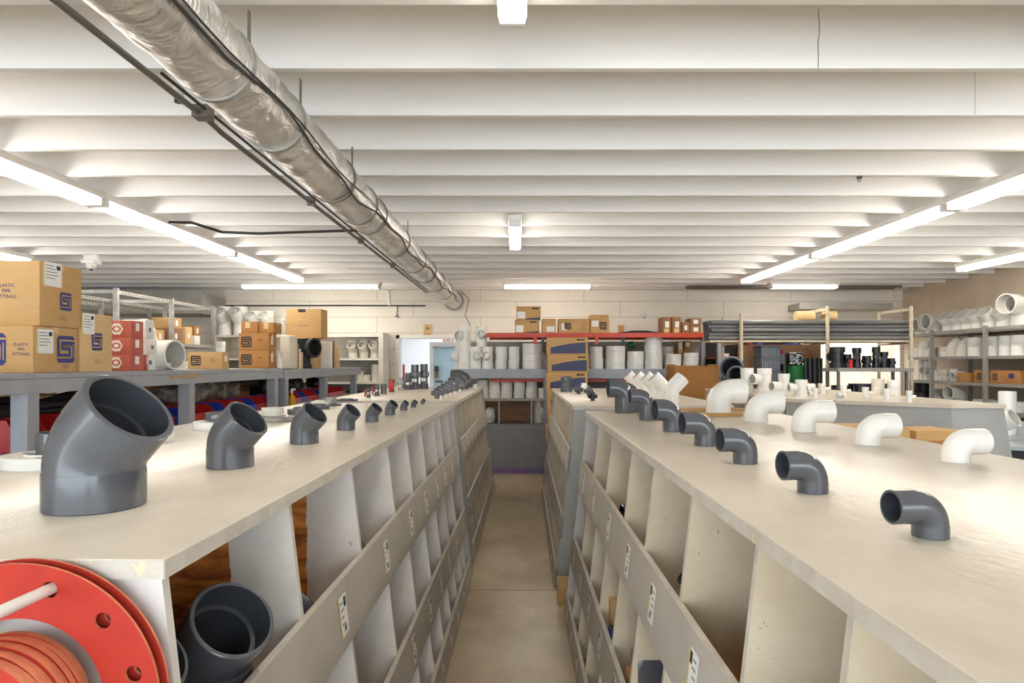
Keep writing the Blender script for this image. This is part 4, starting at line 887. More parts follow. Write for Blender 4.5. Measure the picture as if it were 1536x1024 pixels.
# ================================================================ BACK: red and grey rack
RY0, RY1 = 9.93, 11.0; RX0, RX1 = XP(683, 9.93), 3.0
root = empty('stock_rack', (RX0, RY0, 0)); tag(root, 'wide back rack with a red top beam and a blue-grey middle beam', 'rack'); D_ = RY1 - RY0; Lx = RX1 - RX0
def rp(name, m, *bx):
    b = MB()
    for q in bx: b.box(*q, m)
    return b.build(name, parent=root, smooth=False)
for xx in (.0, Lx * .33, Lx * .66, Lx - .05):
    for yy in (.08, D_ - .1): rp('upright', 'blue_grey_steel', (xx, xx + .05, yy, yy + .05, 0, 2.02 if yy > .5 or xx > Lx - .06 else 1.38))
rp('red_beam', 'red_steel', (.456, Lx, .0, .03, 1.98, 2.045)); rp('red_beam', 'red_steel', (.456, Lx, D_ - .03, D_, 1.98, 2.045))
for px in (803, 895): rp('beam_bracket', 'red_steel', (XP(px - 2.5, RY0) - RX0, XP(px + 2.5, RY0) - RX0, -.012, -.001, 1.88, 2.04))
rp('top_deck', 'cardboard_light', (.456, Lx, .03, D_ - .03, 2.02, 2.044))
rp('middle_beam', 'blue_grey_steel', (0, Lx, .0, .04, 1.385, 1.52)); rp('middle_deck', 'blue_grey_steel', (0, Lx, .04, D_, 1.49, 1.52))
rp('red_under_beam', 'red_steel', (.5, Lx, .1, .14, 1.33, 1.375))
rp('lower_deck', 'shelf_metal', (0, Lx, .0, D_, 1.055, 1.085))
for px in (747, 796, 850, 910, 960, 1010): rp('partition', 'end_grey', (XP(px, RY0) - RX0, XP(px, RY0) - RX0 + .025, .0, .5, .72, 1.055))
rp('plywood_back', 'bin_floor', (0, Lx, .5, .52, .72, 1.055)); rp('floor_panel', 'panel_grey', (0, Lx, .0, .02, .085, .715)); rp('purple_base', 'purple', (0, Lx, -.004, .02, 0, .084))
rp('base_deck', 'panel_grey', (0, Lx, .02, .5, .69, .715)); rp('rear_panel', 'bulkhead', (.02, Lx - .02, D_ - .02, D_ - .002, .1, 1.95))
SZ, LZ = 1.5205, 1.0855
def stack(px, wpx, hs, z, label, Y=10.2, m='white_pvc', name='pipe_coupling', g='couplings on the back rack'):
    x = XP(px, Y); r = wpx * Y / 1024 / 2; zz = z
    for i, hp in enumerate(hs):
        h = hp * Y / 1024
        lv = '' if len(hs) == 1 else ', %s' % (['bottom', 'top'][i] if len(hs) == 2 else ['bottom', 'second', 'third', 'top', 'fifth'][i] if len(hs) >= 4 else ['bottom', 'middle', 'top'][i])
        tag(put(name, coupling_me(round(r * (1 - .02 * (i % 2)), 4), round(h, 4), m), (x + .004 * math.sin(i * 9 + px), Y, zz)), label + lv, 'pipe coupling', g); zz += h + .0005
for a in [(752, 17.5, (13, 9, 11), 'white coupling column left of the widest white pipe, left one'), (771.0, 16.5, (13, 9, 11), 'white coupling column left of the widest white pipe, right one'), (798.5, 30.5, (23, 15), 'widest white pipe piece left of the blue-marked cartons'),
          (894, 21, (17, 16), 'white coupling just right of the blue-marked cartons'), (923, 29.5, (16, 18), 'wide white coupling under the middle of the red beam'), (953, 25.5, (12, 14), 'low white coupling right of the wide pair'), (980, 26.5, (12.3, 12.3, 12.3, 11.5), 'white coupling in the tall column reaching the red beam'), (1010, 24, (10.5, 11.5), 'white coupling right of the tall column'), (1036, 23, (12, 12), 'white coupling at the right end of the grey beam shelf')]:
    stack(a[0], a[1], a[2], SZ, a[3])
stack(1000, 21, (18, 15), SZ, 'cream coupling at the rear behind the tall column', Y=10.6, m='cream_pvc')
for a in [(724, 17, (13, 14), 'white coupling below the grey beam, first column from the left'), (741.8, 17, (13, 14, 4), 'white coupling below the grey beam, second column from the left'), (760.0, 17.5, (10, 11, 11), 'white coupling below the grey beam, third column from the left'), (778.8, 17, (9, 13, 9), 'white coupling below the grey beam, fourth column from the left'), (797.3, 17.5, (16, 9, 6), 'white coupling below the grey beam, fifth column from the left'), (815, 15, (15, ), 'single white coupling below the grey beam beside the blue-marked cartons'), (707.0, 12, (14, ), 'short white coupling at the left end below the grey beam')]:
    stack(a[0], a[1], a[2], LZ, a[3])
for i, px in enumerate((985, 968)): stack(px, 15, (14, 12), LZ, 'pale grey coupling low on the rack behind the white elbows row, %s column' % ['right', 'left'][i])
def tee(px, Y, z, h, r, label, rz, br=None, bl=None, zc=.5, ang=90, m='white_pvc', two=False, cat='pipe tee', group=None, name='pipe_tee'):
    br = br or r * .75; bl = bl or r * 1.5
    return tag(put(name, tee_me(round(r, 4), round(h, 4), round(br, 4), round(bl, 4), round(zc * h, 4), m, 'white_inside' if 'dark' not in m and 'black' not in m else 'dark_inside', ang, two=two), (XP(px, Y), Y, z), R(rz)), label, cat, group)
tee(697, 10.25, SZ, .34, .1, 'large white tee with side mouth at the left end of the grey beam shelf', 180, zc=.55, bl=.1)
tee(697, 10.25, SZ + .3405, .31, .095, 'large white pipe fitting stacked on the white tee beside the doorway', 230, zc=.5, br=.07, bl=.07)
tee(713.8, 10.2, SZ, .33, .08, 'white wye with round mouth on the grey beam shelf, left of the pair', -78, ang=60, zc=.42, bl=.1, group='pair of wyes with one on top', cat='pipe wye', name='pipe_wye')
tee(731.2, 10.2, SZ, .33, .08, 'white wye with round mouth on the grey beam shelf, right of the pair', -102, ang=60, zc=.42, bl=.1, group='pair of wyes with one on top', cat='pipe wye', name='pipe_wye')
tee(722.5, 10.2, SZ + .3305, .3, .078, 'white wye standing on top of the pair at the left rack end', -90, ang=60, zc=.42, bl=.1, group='pair of wyes with one on top', cat='pipe wye', name='pipe_wye')
tag(put('pipe_elbow', elbow_me(.07, .09, .1, 45, .08, 'white_pvc', 'white_inside'), (XP(819, 10.6), 10.6, SZ), R(150)), 'white elbow squeezed beside the blue-marked cartons', 'pipe elbow')
b = MB(); b.lathe([(.05, 0), (.05, .08), (.045, .08), (.045, 0)], 'green', 20, M=T((0, 0, .05)) @ RY(R(70)))
tag(b.build('tape_roll', (XP(943, 10.5), 10.5, SZ + .30)), 'small green roll on the white couplings', 'roll')
# cartons on the red beam
TZ = 2.0455
def bcart(x0, x1, h, z, label, faces=(), m='cardboard', Y=10.12, d=.35, rz=0, group='cartons on the red beam'):
    w = (x1 - x0) * Y / 1024; return carton('carton', w, d, h * Y / 1024, (XP((x0 + x1) / 2, Y), Y + d / 2, z), R(rz), m, faces, label, 'carton', group)
sw = lambda w, h: ('swoosh', 'f', .55, .16, (w, h), 'swoosh_blue')
bcart(772, 809, 20.5, TZ, 'tan carton with white label on the red beam, lower of the two left ones', [('rect', 'f', .2, .35, (.11, .1), 'label_white'), ('rect', 'f', .75, .84, (.1, .02), 'black_ink'), ('swoosh', 'f', .68, .08, (.22, .03), 'swoosh_blue')])
bcart(774.5, 811, 20, TZ + .2035, 'tan carton with white label, top of the two left ones on the red beam', [('rect', 'f', .2, .35, (.12, .1), 'label_white'), ('rect', 'f', .78, .84, (.1, .02), 'black_ink'), ('swoosh', 'f', .68, .08, (.22, .03), 'swoosh_blue')])
bcart(813.5, 834, 22, TZ, 'narrow tan carton on the red beam right of the stacked two', [('rect', 'f', .6, .3, (.12, .08), 'label_white')])
bcart(838, 884.5, 22, TZ, 'wide tan carton with dark emblem in the middle of the red beam', [('logo', 'f', .3, .5, .1, 'black_ink'), ('rect', 'f', .18, .45, (.08, .1), 'label_white'), ('text', 'f', .82, .6, .03, ['PLASTIC', 'PIPE', 'FITTINGS'], 'grey_ink')], d=.3)
bcart(885.5, 914, 21, TZ, 'tan carton with dark emblem on the red beam, lower of the right pair', [('logo', 'f', .68, .55, .11, 'black_ink'), ('rect', 'f', .25, .7, (.1, .09), 'label_white')], d=.3)
bcart(885, 913, 7, TZ + .208, 'flat lid-like carton on top of the right pair on the red beam', [('rect', 'f', .7, .6, (.1, .01), 'cardboard_dark')], d=.3)
b = MB(); b.box(-.33, .33, -.15, .15, 0, .012, 'black_rubber'); b.add([(-.33, -.15, .012), (.33, -.15, .012), (.33, .15, .012), (-.33, .15, .012), (-.1, -.15, .045), (.1, -.15, .045), (.1, .15, .045), (-.1, .15, .045)], [(0, 4, 7, 3), (4, 5, 6, 7), (5, 1, 2, 6), (0, 1, 5, 4), (3, 7, 6, 2)], 'black_rubber')
tag(b.build('rubber_sheet', (XP(957, 10.3), 10.3, TZ), smooth=False), 'flat dark rubber sheet lying on the red beam', 'rubber sheet')
b = MB(); b.hprism([(-.05, -.01), (.03, -.01), (.05, .01), (-.05, .01)], 0, .15, 'wood_strip'); tag(b.build('wood_offcut', (XP(932, 10.6), 10.62, TZ)), 'small wooden piece standing behind the dark rubber sheet', 'wood piece')
for i, (x0, x1, h) in enumerate([(993.3, 1006.5, 24.5), (1008.5, 1021.5, 24.5)]):
    bcart(x0, x1, h, TZ, 'brown upright carton with white labels on the red beam, %s of the two' % ['left', 'right'][i], [('rect', 'f', .55, .55, (.06, .09), 'label_white'), ('rect', 'f', .5, .18, (.07, .06), 'cardboard_light')], 'cardboard_brown', d=.3)
bcart(1023, 1034.5, 17, TZ, 'narrow brown carton with long white label on the red beam', [('rect', 'f', .5, .5, (.04, .07), 'label_white')], 'cardboard_brown', d=.3)
bcart(1035.5, 1052, 12, TZ, 'brown carton with white label, lower at the right end of the red beam', [('rect', 'f', .5, .5, (.07, .06), 'label_white')], 'cardboard_brown', d=.3)
bcart(1035.5, 1052, 11, TZ + .1195, 'brown carton with white label, upper at the right end of the red beam', [('rect', 'f', .5, .5, (.07, .06), 'label_white')], 'cardboard_brown', d=.3)
z0 = SZ + 2 * 12 * 10.2 / 1024 + .003
for i, (px, w, h, hh, mm) in enumerate([(1019, 7, .19, .0, 'cardboard_light'), (1030, 10, .13, 0, 'cardboard_dark')]):
    carton('carton', w * .0099, .2, h, (XP(px, 10.7), 10.72, SZ + (.24 if i == 0 else .3)), 0, mm, [('rect', 'f', .5, .6, (w * .006, h * .5), 'label_white')], 'small carton behind the end couplings of the grey shelf, %s one' % ['left', 'right'][i], 'carton', tape=False)
b = MB(); b.box(XP(1013, 10.6), XP(1036, 10.6), 10.6, 10.84, SZ + .0, SZ + .238, 'cardboard_brown'); tag(b.build('storage_box', smooth=False), 'brown box behind the couplings at the right end of the grey shelf', 'box')
b = MB(); b.box(XP(1026, 10.6) + .001, XP(1035.5, 10.6), 10.62, 10.82, SZ + .2385, SZ + .2985, 'cardboard_dark'); tag(b.build('storage_box', smooth=False), 'low tan box resting on the brown box at the end of the grey shelf', 'box')
# column of big cartons with blue swoosh in front of the rack
for i in range(8):
    w, h = .575, .2457; x = XP(851.5, 9.6) + .012 * math.sin(i * 2.3)
    nm = ['bottom', 'second from the bottom', 'third from the bottom', 'fourth from the bottom', 'fourth from the top', 'third from the top', 'second from the top', 'top'][i]
    if i == 7: nm = 'topmost'
    carton('carton', w, .3, h - .001, (x, 9.74, i * h), 0, 'cardboard', [('swoosh', 'f', .5 + .02, .40, (w * .86, h * .62), 'swoosh_blue'), ('rect', 'f', .84, .87, (.1, .018), 'black_ink'), ('rect', 'f', .755, .87, (.025, .025), 'black_ink')], 'wide tan carton with blue curved panel, %s of the tall column' % nm, 'carton', 'column of cartons with blue panels')
# things on the lowest shelf
tag(put('plastic_bag', blob_me('plastic_bag', .09, .1, .12, 'label_white', 20, .4), (XP(737, 10.15) - .03, 10.16, .7155)), 'white bag sitting low on the rack left of the plywood', 'bag')
wy = tee_me(.085, .33, .07, .13, .13, 'white_pvc', 'white_inside', 45)
tag(put('pipe_wye', wy, (XP(812, 10.1) - .04, 10.16, .7155 + .0), rot=(0, 0, R(-45))), 'white wye standing low on the rack beside the tall carton column', 'pipe wye')
# red shelf bay to the right
X2, X3 = 2.98, 6.7
root = empty('red_shelving', (3.02, 10.3, 0)); tag(root, 'red shelving bay to the right of the wide back rack', 'shelving'); 
for xx in (0.0, 1.5, 3.0):
    for yy in (0, .8):
        if xx > 2 : continue
        b = MB(); b.box(xx, xx + .05, yy, yy + .05, 0, 2.0, 'shelf_metal'); b.build('upright', parent=root, smooth=False)
for z, m in ((.7, 'red_steel'), (1.25, 'wood_strip'), (1.70, 'red_steel')):
    b = MB(); b.box(0, 1.55, -.03, 0, z - .05, z, m); b.box(0, 1.55, 0, .85, z - .03, z, m); b.build('shelf', parent=root, smooth=False)
b = MB(); b.box(0, 1.55, .86, .875, 0, 2.0, 'black_rubber'); b.build('back_panel', parent=root, smooth=False)
rd = random.Random(8)
for i, (x, z, w, h, m, lb) in enumerate([(3.16, 1.701, .14, .05, 'label_white', 'flat white box on the upper red shelf'), (3.4, 1.701, .12, .16, 'black_plastic', 'black plastic piece on the upper red shelf'), (3.56, 1.701, .05, .26, 'red_plastic', 'upright red plastic piece on the upper red shelf'), (3.68, 1.701, .1, .22, 'blue_plastic', 'blue packet on the upper red shelf'), (3.9, 1.701, .16, .14, 'blue_grey_steel', 'grey fitting box on the upper red shelf'), (4.2, 1.701, .2, .2, 'blue_plastic', 'light blue can-like box on the upper red shelf'), (4.42, 1.701, .14, .24, 'black_plastic', 'tall black packet at the end of the upper red shelf')]):
    carton('storage_box', w, .2, h, (x, 10.45, z), rd.uniform(-.2, .2), m, label=lb, cat='box', group='goods on the upper red shelf', tape=False)
b = MB(); b.box(-.3, .3, 0, .5, 0, .72, 'cardboard_dark', b=.004)
for x_ in (-.29, .29): b.box(x_ - .01, x_ + .01, .0, .5, .72, .74, 'cardboard')
tag(b.build('large_carton', (XP(1045, 9.2), 9.2, .85)), 'large open orange-brown carton behind the white elbows', 'carton')
b = MB(); b.box(-.35, .35, 0, .6, 0, .849, 'black_rubber'); tag(b.build('crate', (XP(1045, 9.2), 9.15, 0)), 'dark crate under the large open brown carton', 'crate')
# ================================================================ TOPS OF THE FAR COUNTERS
# left far counter: valves with red handles
def valve(px, yf, wpx, hpx, red, label, hpos='left'):
    x, y, r = onpx(px, yf, wpx); h = hpx * y / 1024; root = empty('ball_valve', (x, y, ZB)); tag(root, label, 'valve', 'valves on the far left counter')
    b = MB(); b.lathe([(r, 0), (r, h * .28), (r * .8, h * .3), (r * .8, h * .7), (r, h * .72), (r, h), (r * .8, h), (r * .8, h * .5), (.0001, h * .5)], 'dark_pvc', 20)
    b.tube([(0, 0, h * .5), (-r * 1.3 if hpos == 'left' else 0, 0 if hpos == 'left' else -r * 1.3, h * .5)], r * .45, 'dark_pvc', 10); b.build('valve_body', parent=root)
    q = MB()
    if hpos == 'left': q.box(-r * 1.9, -r * 1.3, -r * .35, r * .35, h * .1, h * .9, 'red_plastic', b=r * .1)
    elif hpos == 'front': q.box(-r * .8, r * .8, -r * 1.7, -r * 1.3, h * .1, h * .95, 'red_plastic', b=r * .2)
    else: q.box(-r * .3 - r * 1.3, r * .3 - r * 1.3, -r * .3, r * .3, h * .5, h * 1.7, 'red_plastic', b=r * .1)
    q.build('valve_handle', parent=root)
    q = MB(); q.box(-r * .4, r * .4, -r * 1.02, -r * .9, h * .4, h * .6, 'label_white'); q.build('valve_tag', parent=root, smooth=False)
valve(553, 596.5, 6.5, 14, 1, 'small valve with red handle, nearest on the far left counter')
valve(565.5, 593.5, 8, 16, 1, 'second small valve with red handle on the far left counter')
x, y, r = onpx(575.5, 591, 9); tag(put('pipe_union', coupling_me(r, .1, 'dark_pvc', 'dark_inside'), (x, y, ZB)), 'dark union between the red-handled valves', 'union')
valve(587.5, 588, 8.5, 19, 1, 'valve with wide red handle facing the camera on the far left counter', 'front')
for i, (px, yf, w, h, m, two) in enumerate([(600.5, 586, 8, 20, 'galvanised', 0), (612, 584.5, 10, 25, 'dark_pvc', 0), (622.5, 584, 13.5, 37, 'dark_pvc', 1), (636, 583, 13.5, 37, 'dark_pvc', 1)]):
    x, y, r = onpx(px, yf, w); h = h * y / 1024; b = MB()
    b.lathe([(r, 0), (r, h * .2), (r * .82, h * .24), (r * .82, h * .45), (r * 1.05, h * .5), (r * 1.05, h * .68), (r * .85, h * .72), (r * .85, h), (r * .7, h), (r * .7, h * .5), (.0001, h * .5)], m, 22)
    for a in range(10): q_ = a * math.pi / 5; b.box(-.004, .004, -.004, .004, h * .5, h * .68, m, M=T((r * 1.06 * math.cos(q_), r * 1.06 * math.sin(q_), 0)))
    b.box(-r * .5, r * .5, -r * 1.04, -r * .85, h * .3, h * .44, 'label_white'); tag(b.build('pipe_union', (x, y, ZB)), '%s union standing on the far left counter, %s one' % ('grey metal' if i == 0 else 'dark grey', ['leftmost', 'middle', 'left of the tallest two', 'right of the tallest two'][i]), 'union', 'unions on the far left counter')
b = MB(); b.box(-.012, .012, -.012, .012, 0, .17, 'red_plastic', b=.004); b.box(-.02, .02, -.03, .03, -.12, .0, 'dark_pvc', b=.006); tag(b.build('ball_valve', (XP(605.5, 8.2), 8.2, ZB + .121)), 'valve with tall upright red handle on the far left counter', 'valve')
lst = [(655.5, 598, 8), (661, 595, 9), (666.5, 592.5, 10), (673, 590, 11), (680, 587.5, 12), (687, 585.5, 14), (695, 583, 17), (700, 580.5, 21)]
for i, (px, yf, w) in enumerate(lst):
    x, y, r = onpx(px, yf, w); hp = [12, 13, 14, 15, 16, 19, 20, 22][i]; h = hp * y / 1024
    me = elbow_me(round(r * .9, 4), round(max(h - r * 2.1, r * .4), 4), round(r * .9, 4), 90, round(r * 1.2, 4))
    if abs(y - 8.3) > 2.9: y = 8.4
    tag(put('elbow_fitting', me, (x, min(y, 8.65), ZB), R(172)), 'dark grey elbow on the far left counter, %s in the climbing row' % ORD[i], 'pipe elbow', 'dark elbows on the far left counter')
for i, (px, yf) in enumerate([(657, 599), (664.5, 596.5), (671, 594.3), (678, 591.5), (686, 588.6), (709, 582)]):
    x, y, r = onpx(px, yf, 3.2 if i < 5 else 6); tag(put('pipe_coupling', coupling_me(round(max(r, .008), 3), .035 if i < 5 else .05, 'white_pvc'), (x + .03, y - .04, ZB)), 'tiny white coupling in front of the dark elbows on the far left counter, %s' % ORD[i], 'pipe coupling', 'tiny white couplings on the far left counter')
# right far counter: crosses
def cross(px, yf, w, m, label, rz=20):
    x, y, r = onpx(px, yf, w * .5); h = r * 4; root = MB()
    b = MB(); zc = r * 2
    b.tube([(0, 0, 0), (0, 0, h)], r, m, 16); b.tube([(-2 * r, 0, zc), (2 * r, 0, zc)], r, m, 16); b.tube([(0, -2 * r, zc), (0, 2 * r, zc)], r, m, 16)
    tag(b.build('cross_fitting', (x, y, ZB), R(rz)), label, 'cross fitting', 'cross fittings on the far right counter')
tag(put('pipe_union', coupling_me(.055, .16, 'dark_pvc', 'dark_inside'), (XP(849, 7.45), 7.45, ZB)), 'dark grey union at the far corner of the far right counter', 'union')
tag(put('pipe_union', coupling_me(.075, .05, 'dark_pvc', 'dark_inside'), (XP(849, 7.45), 7.25, ZB)), 'wide dark ring in front of the dark union on the far right counter', 'pipe ring')
cross(868, 591, 13, 'dark_pvc', 'dark cross fitting farthest on the far right counter'); cross(876, 589.5, 15, 'white_pvc', 'white cross fitting on the far right counter', 40); cross(883, 593, 13, 'dark_pvc', 'dark cross fitting in the middle of the far right counter', 50); cross(889, 601, 13, 'black_plastic', 'black cross fitting nearest on the far right counter', 10); cross(863, 590.5, 8, 'white_pvc', 'small white cross fitting at the left of the far right counter')
# row of white 45 elbows
for i, (px, py) in enumerate([(951, 580), (965, 586), (979, 591), (992, 596), (1003, 600)]):
    y = 6.9 - .42 * i; z = ZB; me = elbow_me(.058, .07, .1, 45, .07, 'white_pvc', 'white_inside')
    tag(put('elbow_fitting', me, (XP(px + 4, y), y, z), R(180 if i < 4 else 10)), 'white 45 degree elbow behind the dark elbows, %s from the far left' % ORD[i], 'pipe elbow', 'row of white elbows on the far right counter')
# ================================================================ RIGHT: third counter goods
def t3(px, yf, w, h, rz, label, ang=90, zc=.5, br=None, bl=None, two=False, m='white_pvc', cat='pipe tee'):
    x, y, r = onpx(px, yf, w); hh = h * y / 1024
    return tag(put('pipe_tee', tee_me(round(r, 4), round(hh, 4), round((br or .75) * r, 4), round((bl or 1.4) * r, 4), round(zc * hh, 4), m, 'white_inside', ang, two=two), (x, y, ZB), R(rz)), label, cat, 'white tees on the broad right counter')
t3(1120.5, 588, 18, 36, 10, 'large white tee at the far left of the broad right counter', zc=.5, bl=1.6)
t3(1146.5, 588.5, 20, 36, 200, 'large white wye with bulging top on the broad right counter', zc=.55, ang=90, bl=1.3)
t3(1176, 592.5, 15.5, 32, 195, 'white tee with its mouth turned left on the broad right counter', zc=.4, br=.9, bl=1.9)
t3(1202, 593.5, 16.5, 24, 180, 'white tee with two side mouths on the broad right counter', zc=.5, br=.7, bl=1.4, two=True)
t3(1222, 597.5, 8.5, 16, 190, 'small white tee with mouth turned left on the broad right counter', zc=.5)
t3(1233, 591, 10.5, 16, 0, 'small white tee in front of the rusty post', zc=.5, br=.5)
t3(1265.5, 594.5, 9, 17, 0, 'small white tee right of the rusty post', zc=.5, br=.5)
t3(1258.5, 601, 7, 12, 280, 'tiny white tee lying nearest on the broad right counter', zc=.5)
t3(1298, 597.5, 9, 17, 0, 'small white tee left of the cream couplings', zc=.5, br=.5)
t3(1330, 600, 9.5, 17, 0, 'small white tee in front of the cream couplings', zc=.5, br=.5)
t3(1363.5, 603.8, 8.5, 18, 0, 'small white tee near the right end of the broad counter', zc=.5, br=.5)
x, y, r = onpx(1317, 593, 18); tag(put('pipe_coupling', coupling_me(round(r, 4), .155, 'cream_pvc'), (x, y, ZB)), 'big cream coupling at the back of the broad right counter, left one', 'pipe coupling')
x, y, r = onpx(1341, 594.5, 18); tag(put('pipe_coupling', coupling_me(round(r, 4), .15, 'white_pvc'), (x, y, ZB)), 'big white coupling at the back of the broad right counter, right one', 'pipe coupling')
# big grey elbows behind the white elbows
for i, (px, Y, r, z) in enumerate([(1092, 8.02, .14, 1.301), (1098, 7.63, .1, 1.301), (1104, 7.36, .055, 1.301)]):
    me = elbow_me(r, r * .5, r * .5, 90, r * 1.25); tag(put('elbow_fitting', me, (XP(px, Y) + .06, Y, z), R(-112)), 'big dark grey elbow behind the farthest white elbow, %s' % ['largest', 'middle', 'smallest'][i], 'pipe elbow', 'big grey elbows behind the white ones')
# low stand with brown cartons between the counters
b = MB(); b.box(0, 1.5, 0, .45, .95, .98, 'top_paint'); 
for xx in (.02, 1.44):
    for yy in (.02, .39): b.box(xx, xx + .04, yy, yy + .04, 0, .95, 'shelf_metal')
tag(b.build('low_table', (1.72, 4.0, 0), smooth=False), 'low narrow table holding brown cartons between the right counters', 'table')
carton('carton', .55, .3, .24, (2.06, 4.2, .981), R(-4), 'cardboard', [('rect', 'f', .92, .5, (.06, .05), 'label_white')], 'long flat tan carton behind the second nearest white elbow', 'carton', 'cartons on the low table')
carton('carton', .3, .26, .22, (2.50, 4.2, .981), R(8), 'cardboard', [('rect', 'f', .5, .5, (.16, .1), 'cardboard_dark')], 'square tan carton right of the second nearest white elbow', 'carton', 'cartons on the low table')
# pale blue table with white fittings at the right edge
root = empty('pale_table', (4.05, 5.7, 0)); tag(root, 'pale blue-grey table at the right edge with white fittings on it', 'table')
b = MB(); b.hprism([(0, 0), (2.0, -1.2), (2.0, 2.6), (0, 1.5)], .88, .91, 'table_blue'); b.build('table_top', parent=root, smooth=False)
b = MB(); b.hprism([(.03, .02), (1.95, -1.1), (1.95, -1.06), (.03, .06)], .5, .879, 'black_rubber'); b.build('table_apron', parent=root, smooth=False)
for xx, yy in ((.03, .02), (1.9, -1.05), (.03, 1.4), (1.9, 2.45)):
    b = MB(); b.box(xx, xx + .04, yy, yy + .04, 0, .879, 'galvanised'); b.build('leg', parent=root, smooth=False)
for (px, Y, r, h, rz, ang, lb) in [(1434, 6.9, .055, .30, -75, 60, 'white wye with round mouth at the near left of the pale table'), (1487, 6.2, .085, .30, -60, 60, 'large white wye with round mouth in the middle of the pale table')]:
    tag(put('pipe_wye', tee_me(r, h, r * .95, r * 2.0, h * .35, 'white_pvc', 'white_inside', ang), (XP(px, Y), Y, .911), R(rz)), lb, 'pipe wye', 'fittings on the pale table')
for (px, Y, r, h, lb) in [(1463, 6.9, .042, .27, 'slim white pipe piece standing on the pale table'), (1511, 6.6, .075, .42, 'tall white pipe piece at the right of the pale table'), (1476, 6.95, .055, .13, 'low white coupling behind the large wye on the pale table')]:
    tag(put('pipe_coupling', coupling_me(r, h, 'white_pvc'), (XP(px, Y), Y, .911)), lb, 'pipe coupling', 'fittings on the pale table')
# ================================================================ RIGHT WALL SHELVING
shelving('wall_shelving', 'grey metal shelving along the right wall full of white fittings', 6.2, 6.78, (5.4, 6.6, 7.83, 9.03, 10.2), 2.1, (.5, .98, 1.34, 1.70, 2.055), perf=False, post='shelf_metal', ext=.6)
def rw(px, z, kind, r, label, h=.2, rz=180, m='white_pvc', off=.0, ang=45, dx=.28):
    X = 6.2 + dx; Y = X * 1024 / (px - CX) + off
    if kind == 'el': me = elbow_me(r, h * .5, h * .55, ang, r * 1.15, m, 'white_inside', wall=.08)
    elif kind == 'cp': me = coupling_me(r, h, m)
    elif kind == 'tee': me = tee_me(r, h, r * .7, r * 1.4, h * .5, m, 'white_inside', 90)
    return tag(put({'el': 'elbow_fitting', 'cp': 'pipe_coupling', 'tee': 'pipe_tee'}[kind], me, (X, Y, z + .001), R(rz)), label, {'el': 'pipe elbow', 'cp': 'pipe coupling', 'tee': 'pipe tee'}[kind], 'fittings on the right wall shelving')
for i, px in enumerate((1425, 1439, 1453.5, 1469, 1486, 1508)): rw(px, 2.055, 'el', .102, 'wide white 45 degree elbow on the top right shelf, %s from the left' % ORD[i], .2, 190, dx=.3)
rw(1401, 2.055, 'el', .125, 'white 90 degree elbow with mouth facing left on the top right shelf', .09, 195, ang=90)
rw(1382, 2.055, 'el', .10, 'white elbow at the far end of the top right shelf', .08, 200, ang=90)
rw(1534, 2.055, 'el', .13, 'white elbow cut by the right edge of the view on the top shelf', .3, 200, ang=90)
for i, (px, r, h) in enumerate([(1379, .08, .14), (1389, .09, .24), (1398, .08, .14), (1419, .08, .15), (1431, .10, .17), (1446, .10, .17), (1466, .115, .26), (1492, .115, .26), (1512, .1, .26), (1532, .11, .26)]):
    k = 'el' if i in (4, 5) else 'cp'
    rw(px, 1.70, k, r, 'white fitting on the second right shelf from the top, %s from the far end' % ORD[i], h, -40, m='cream_pvc' if i in (2, 4, 5) else 'white_pvc', dx=.2)
rw(1384, 1.34, 'cp', .08, 'tall white pipe piece at the far end of the middle right shelf', .32); rw(1396, 1.34, 'tee', .08, 'white tee with round mouth on the middle right shelf', .3, 200)
for i, (px, k, r, h) in enumerate([(1406, 'cp', .06, .16), (1418, 'cp', .08, .17), (1432, 'tee', .06, .18), (1443, 'cp', .07, .15)]): rw(px, 1.34, k, r, 'small white fitting between tall pipe and brown cartons, %s from the left' % ORD[i], h, 200, m='cream_pvc' if i % 2 else 'white_pvc', dx=.2)
for i, (px, w, lg) in enumerate([(1460, .24, 0), (1488, .26, 1), (1512, .24, 1), (1535, .26, 2)]):
    Y = 6.4 * 1024 / (px - CX)
    fc = [('logo', 'l', .4, .5, .09, 'black_ink')] if lg == 1 else [('rect', 'l', .5, .6, (.1, .06), 'blue_ink')] if lg else []
    carton('carton', .3, w + .02, .17 if i else .13, (6.4, Y, 1.341), 0, 'cardboard_dark', fc, 'brown carton on the middle right shelf, %s from the left' % ORD[i], 'carton', 'brown cartons on the right wall shelving', tape=False)
rw(1384, .98, 'cp', .14, 'black bucket-like pipe piece on the low right shelf', .32, m='black_plastic'); rw(1408, .98, 'cp', .11, 'cream pipe piece behind the big white elbow on the low right shelf', .22, m='cream_pvc', dx=.4)
rw(1440, .98, 'el', .10, 'big white 90 degree elbow on the low right shelf', .16, 190, ang=90, dx=.2)
for i, (px, r, h) in enumerate([(1476, .13, .13), (1500, .14, .12), (1528, .14, .13)]): rw(px, .98, 'cp', r, 'low round white cap on the low right shelf, %s from the left' % ORD[i], h, dx=.2)
for i, (px, w, m) in enumerate([(1445, .4, 'cardboard_brown'), (1470, .3, 'tote_grey'), (1500, .4, 'tote_grey')]):
    carton('storage_box', .34, w, .22, (6.45, 6.45 * 1024 / (px - CX), .501), 0, m, label='%s on the bottom right shelf, %s from the left' % (['brown box', 'grey tote', 'wide grey tote'][i], ORD[i]), cat='box', tape=False)
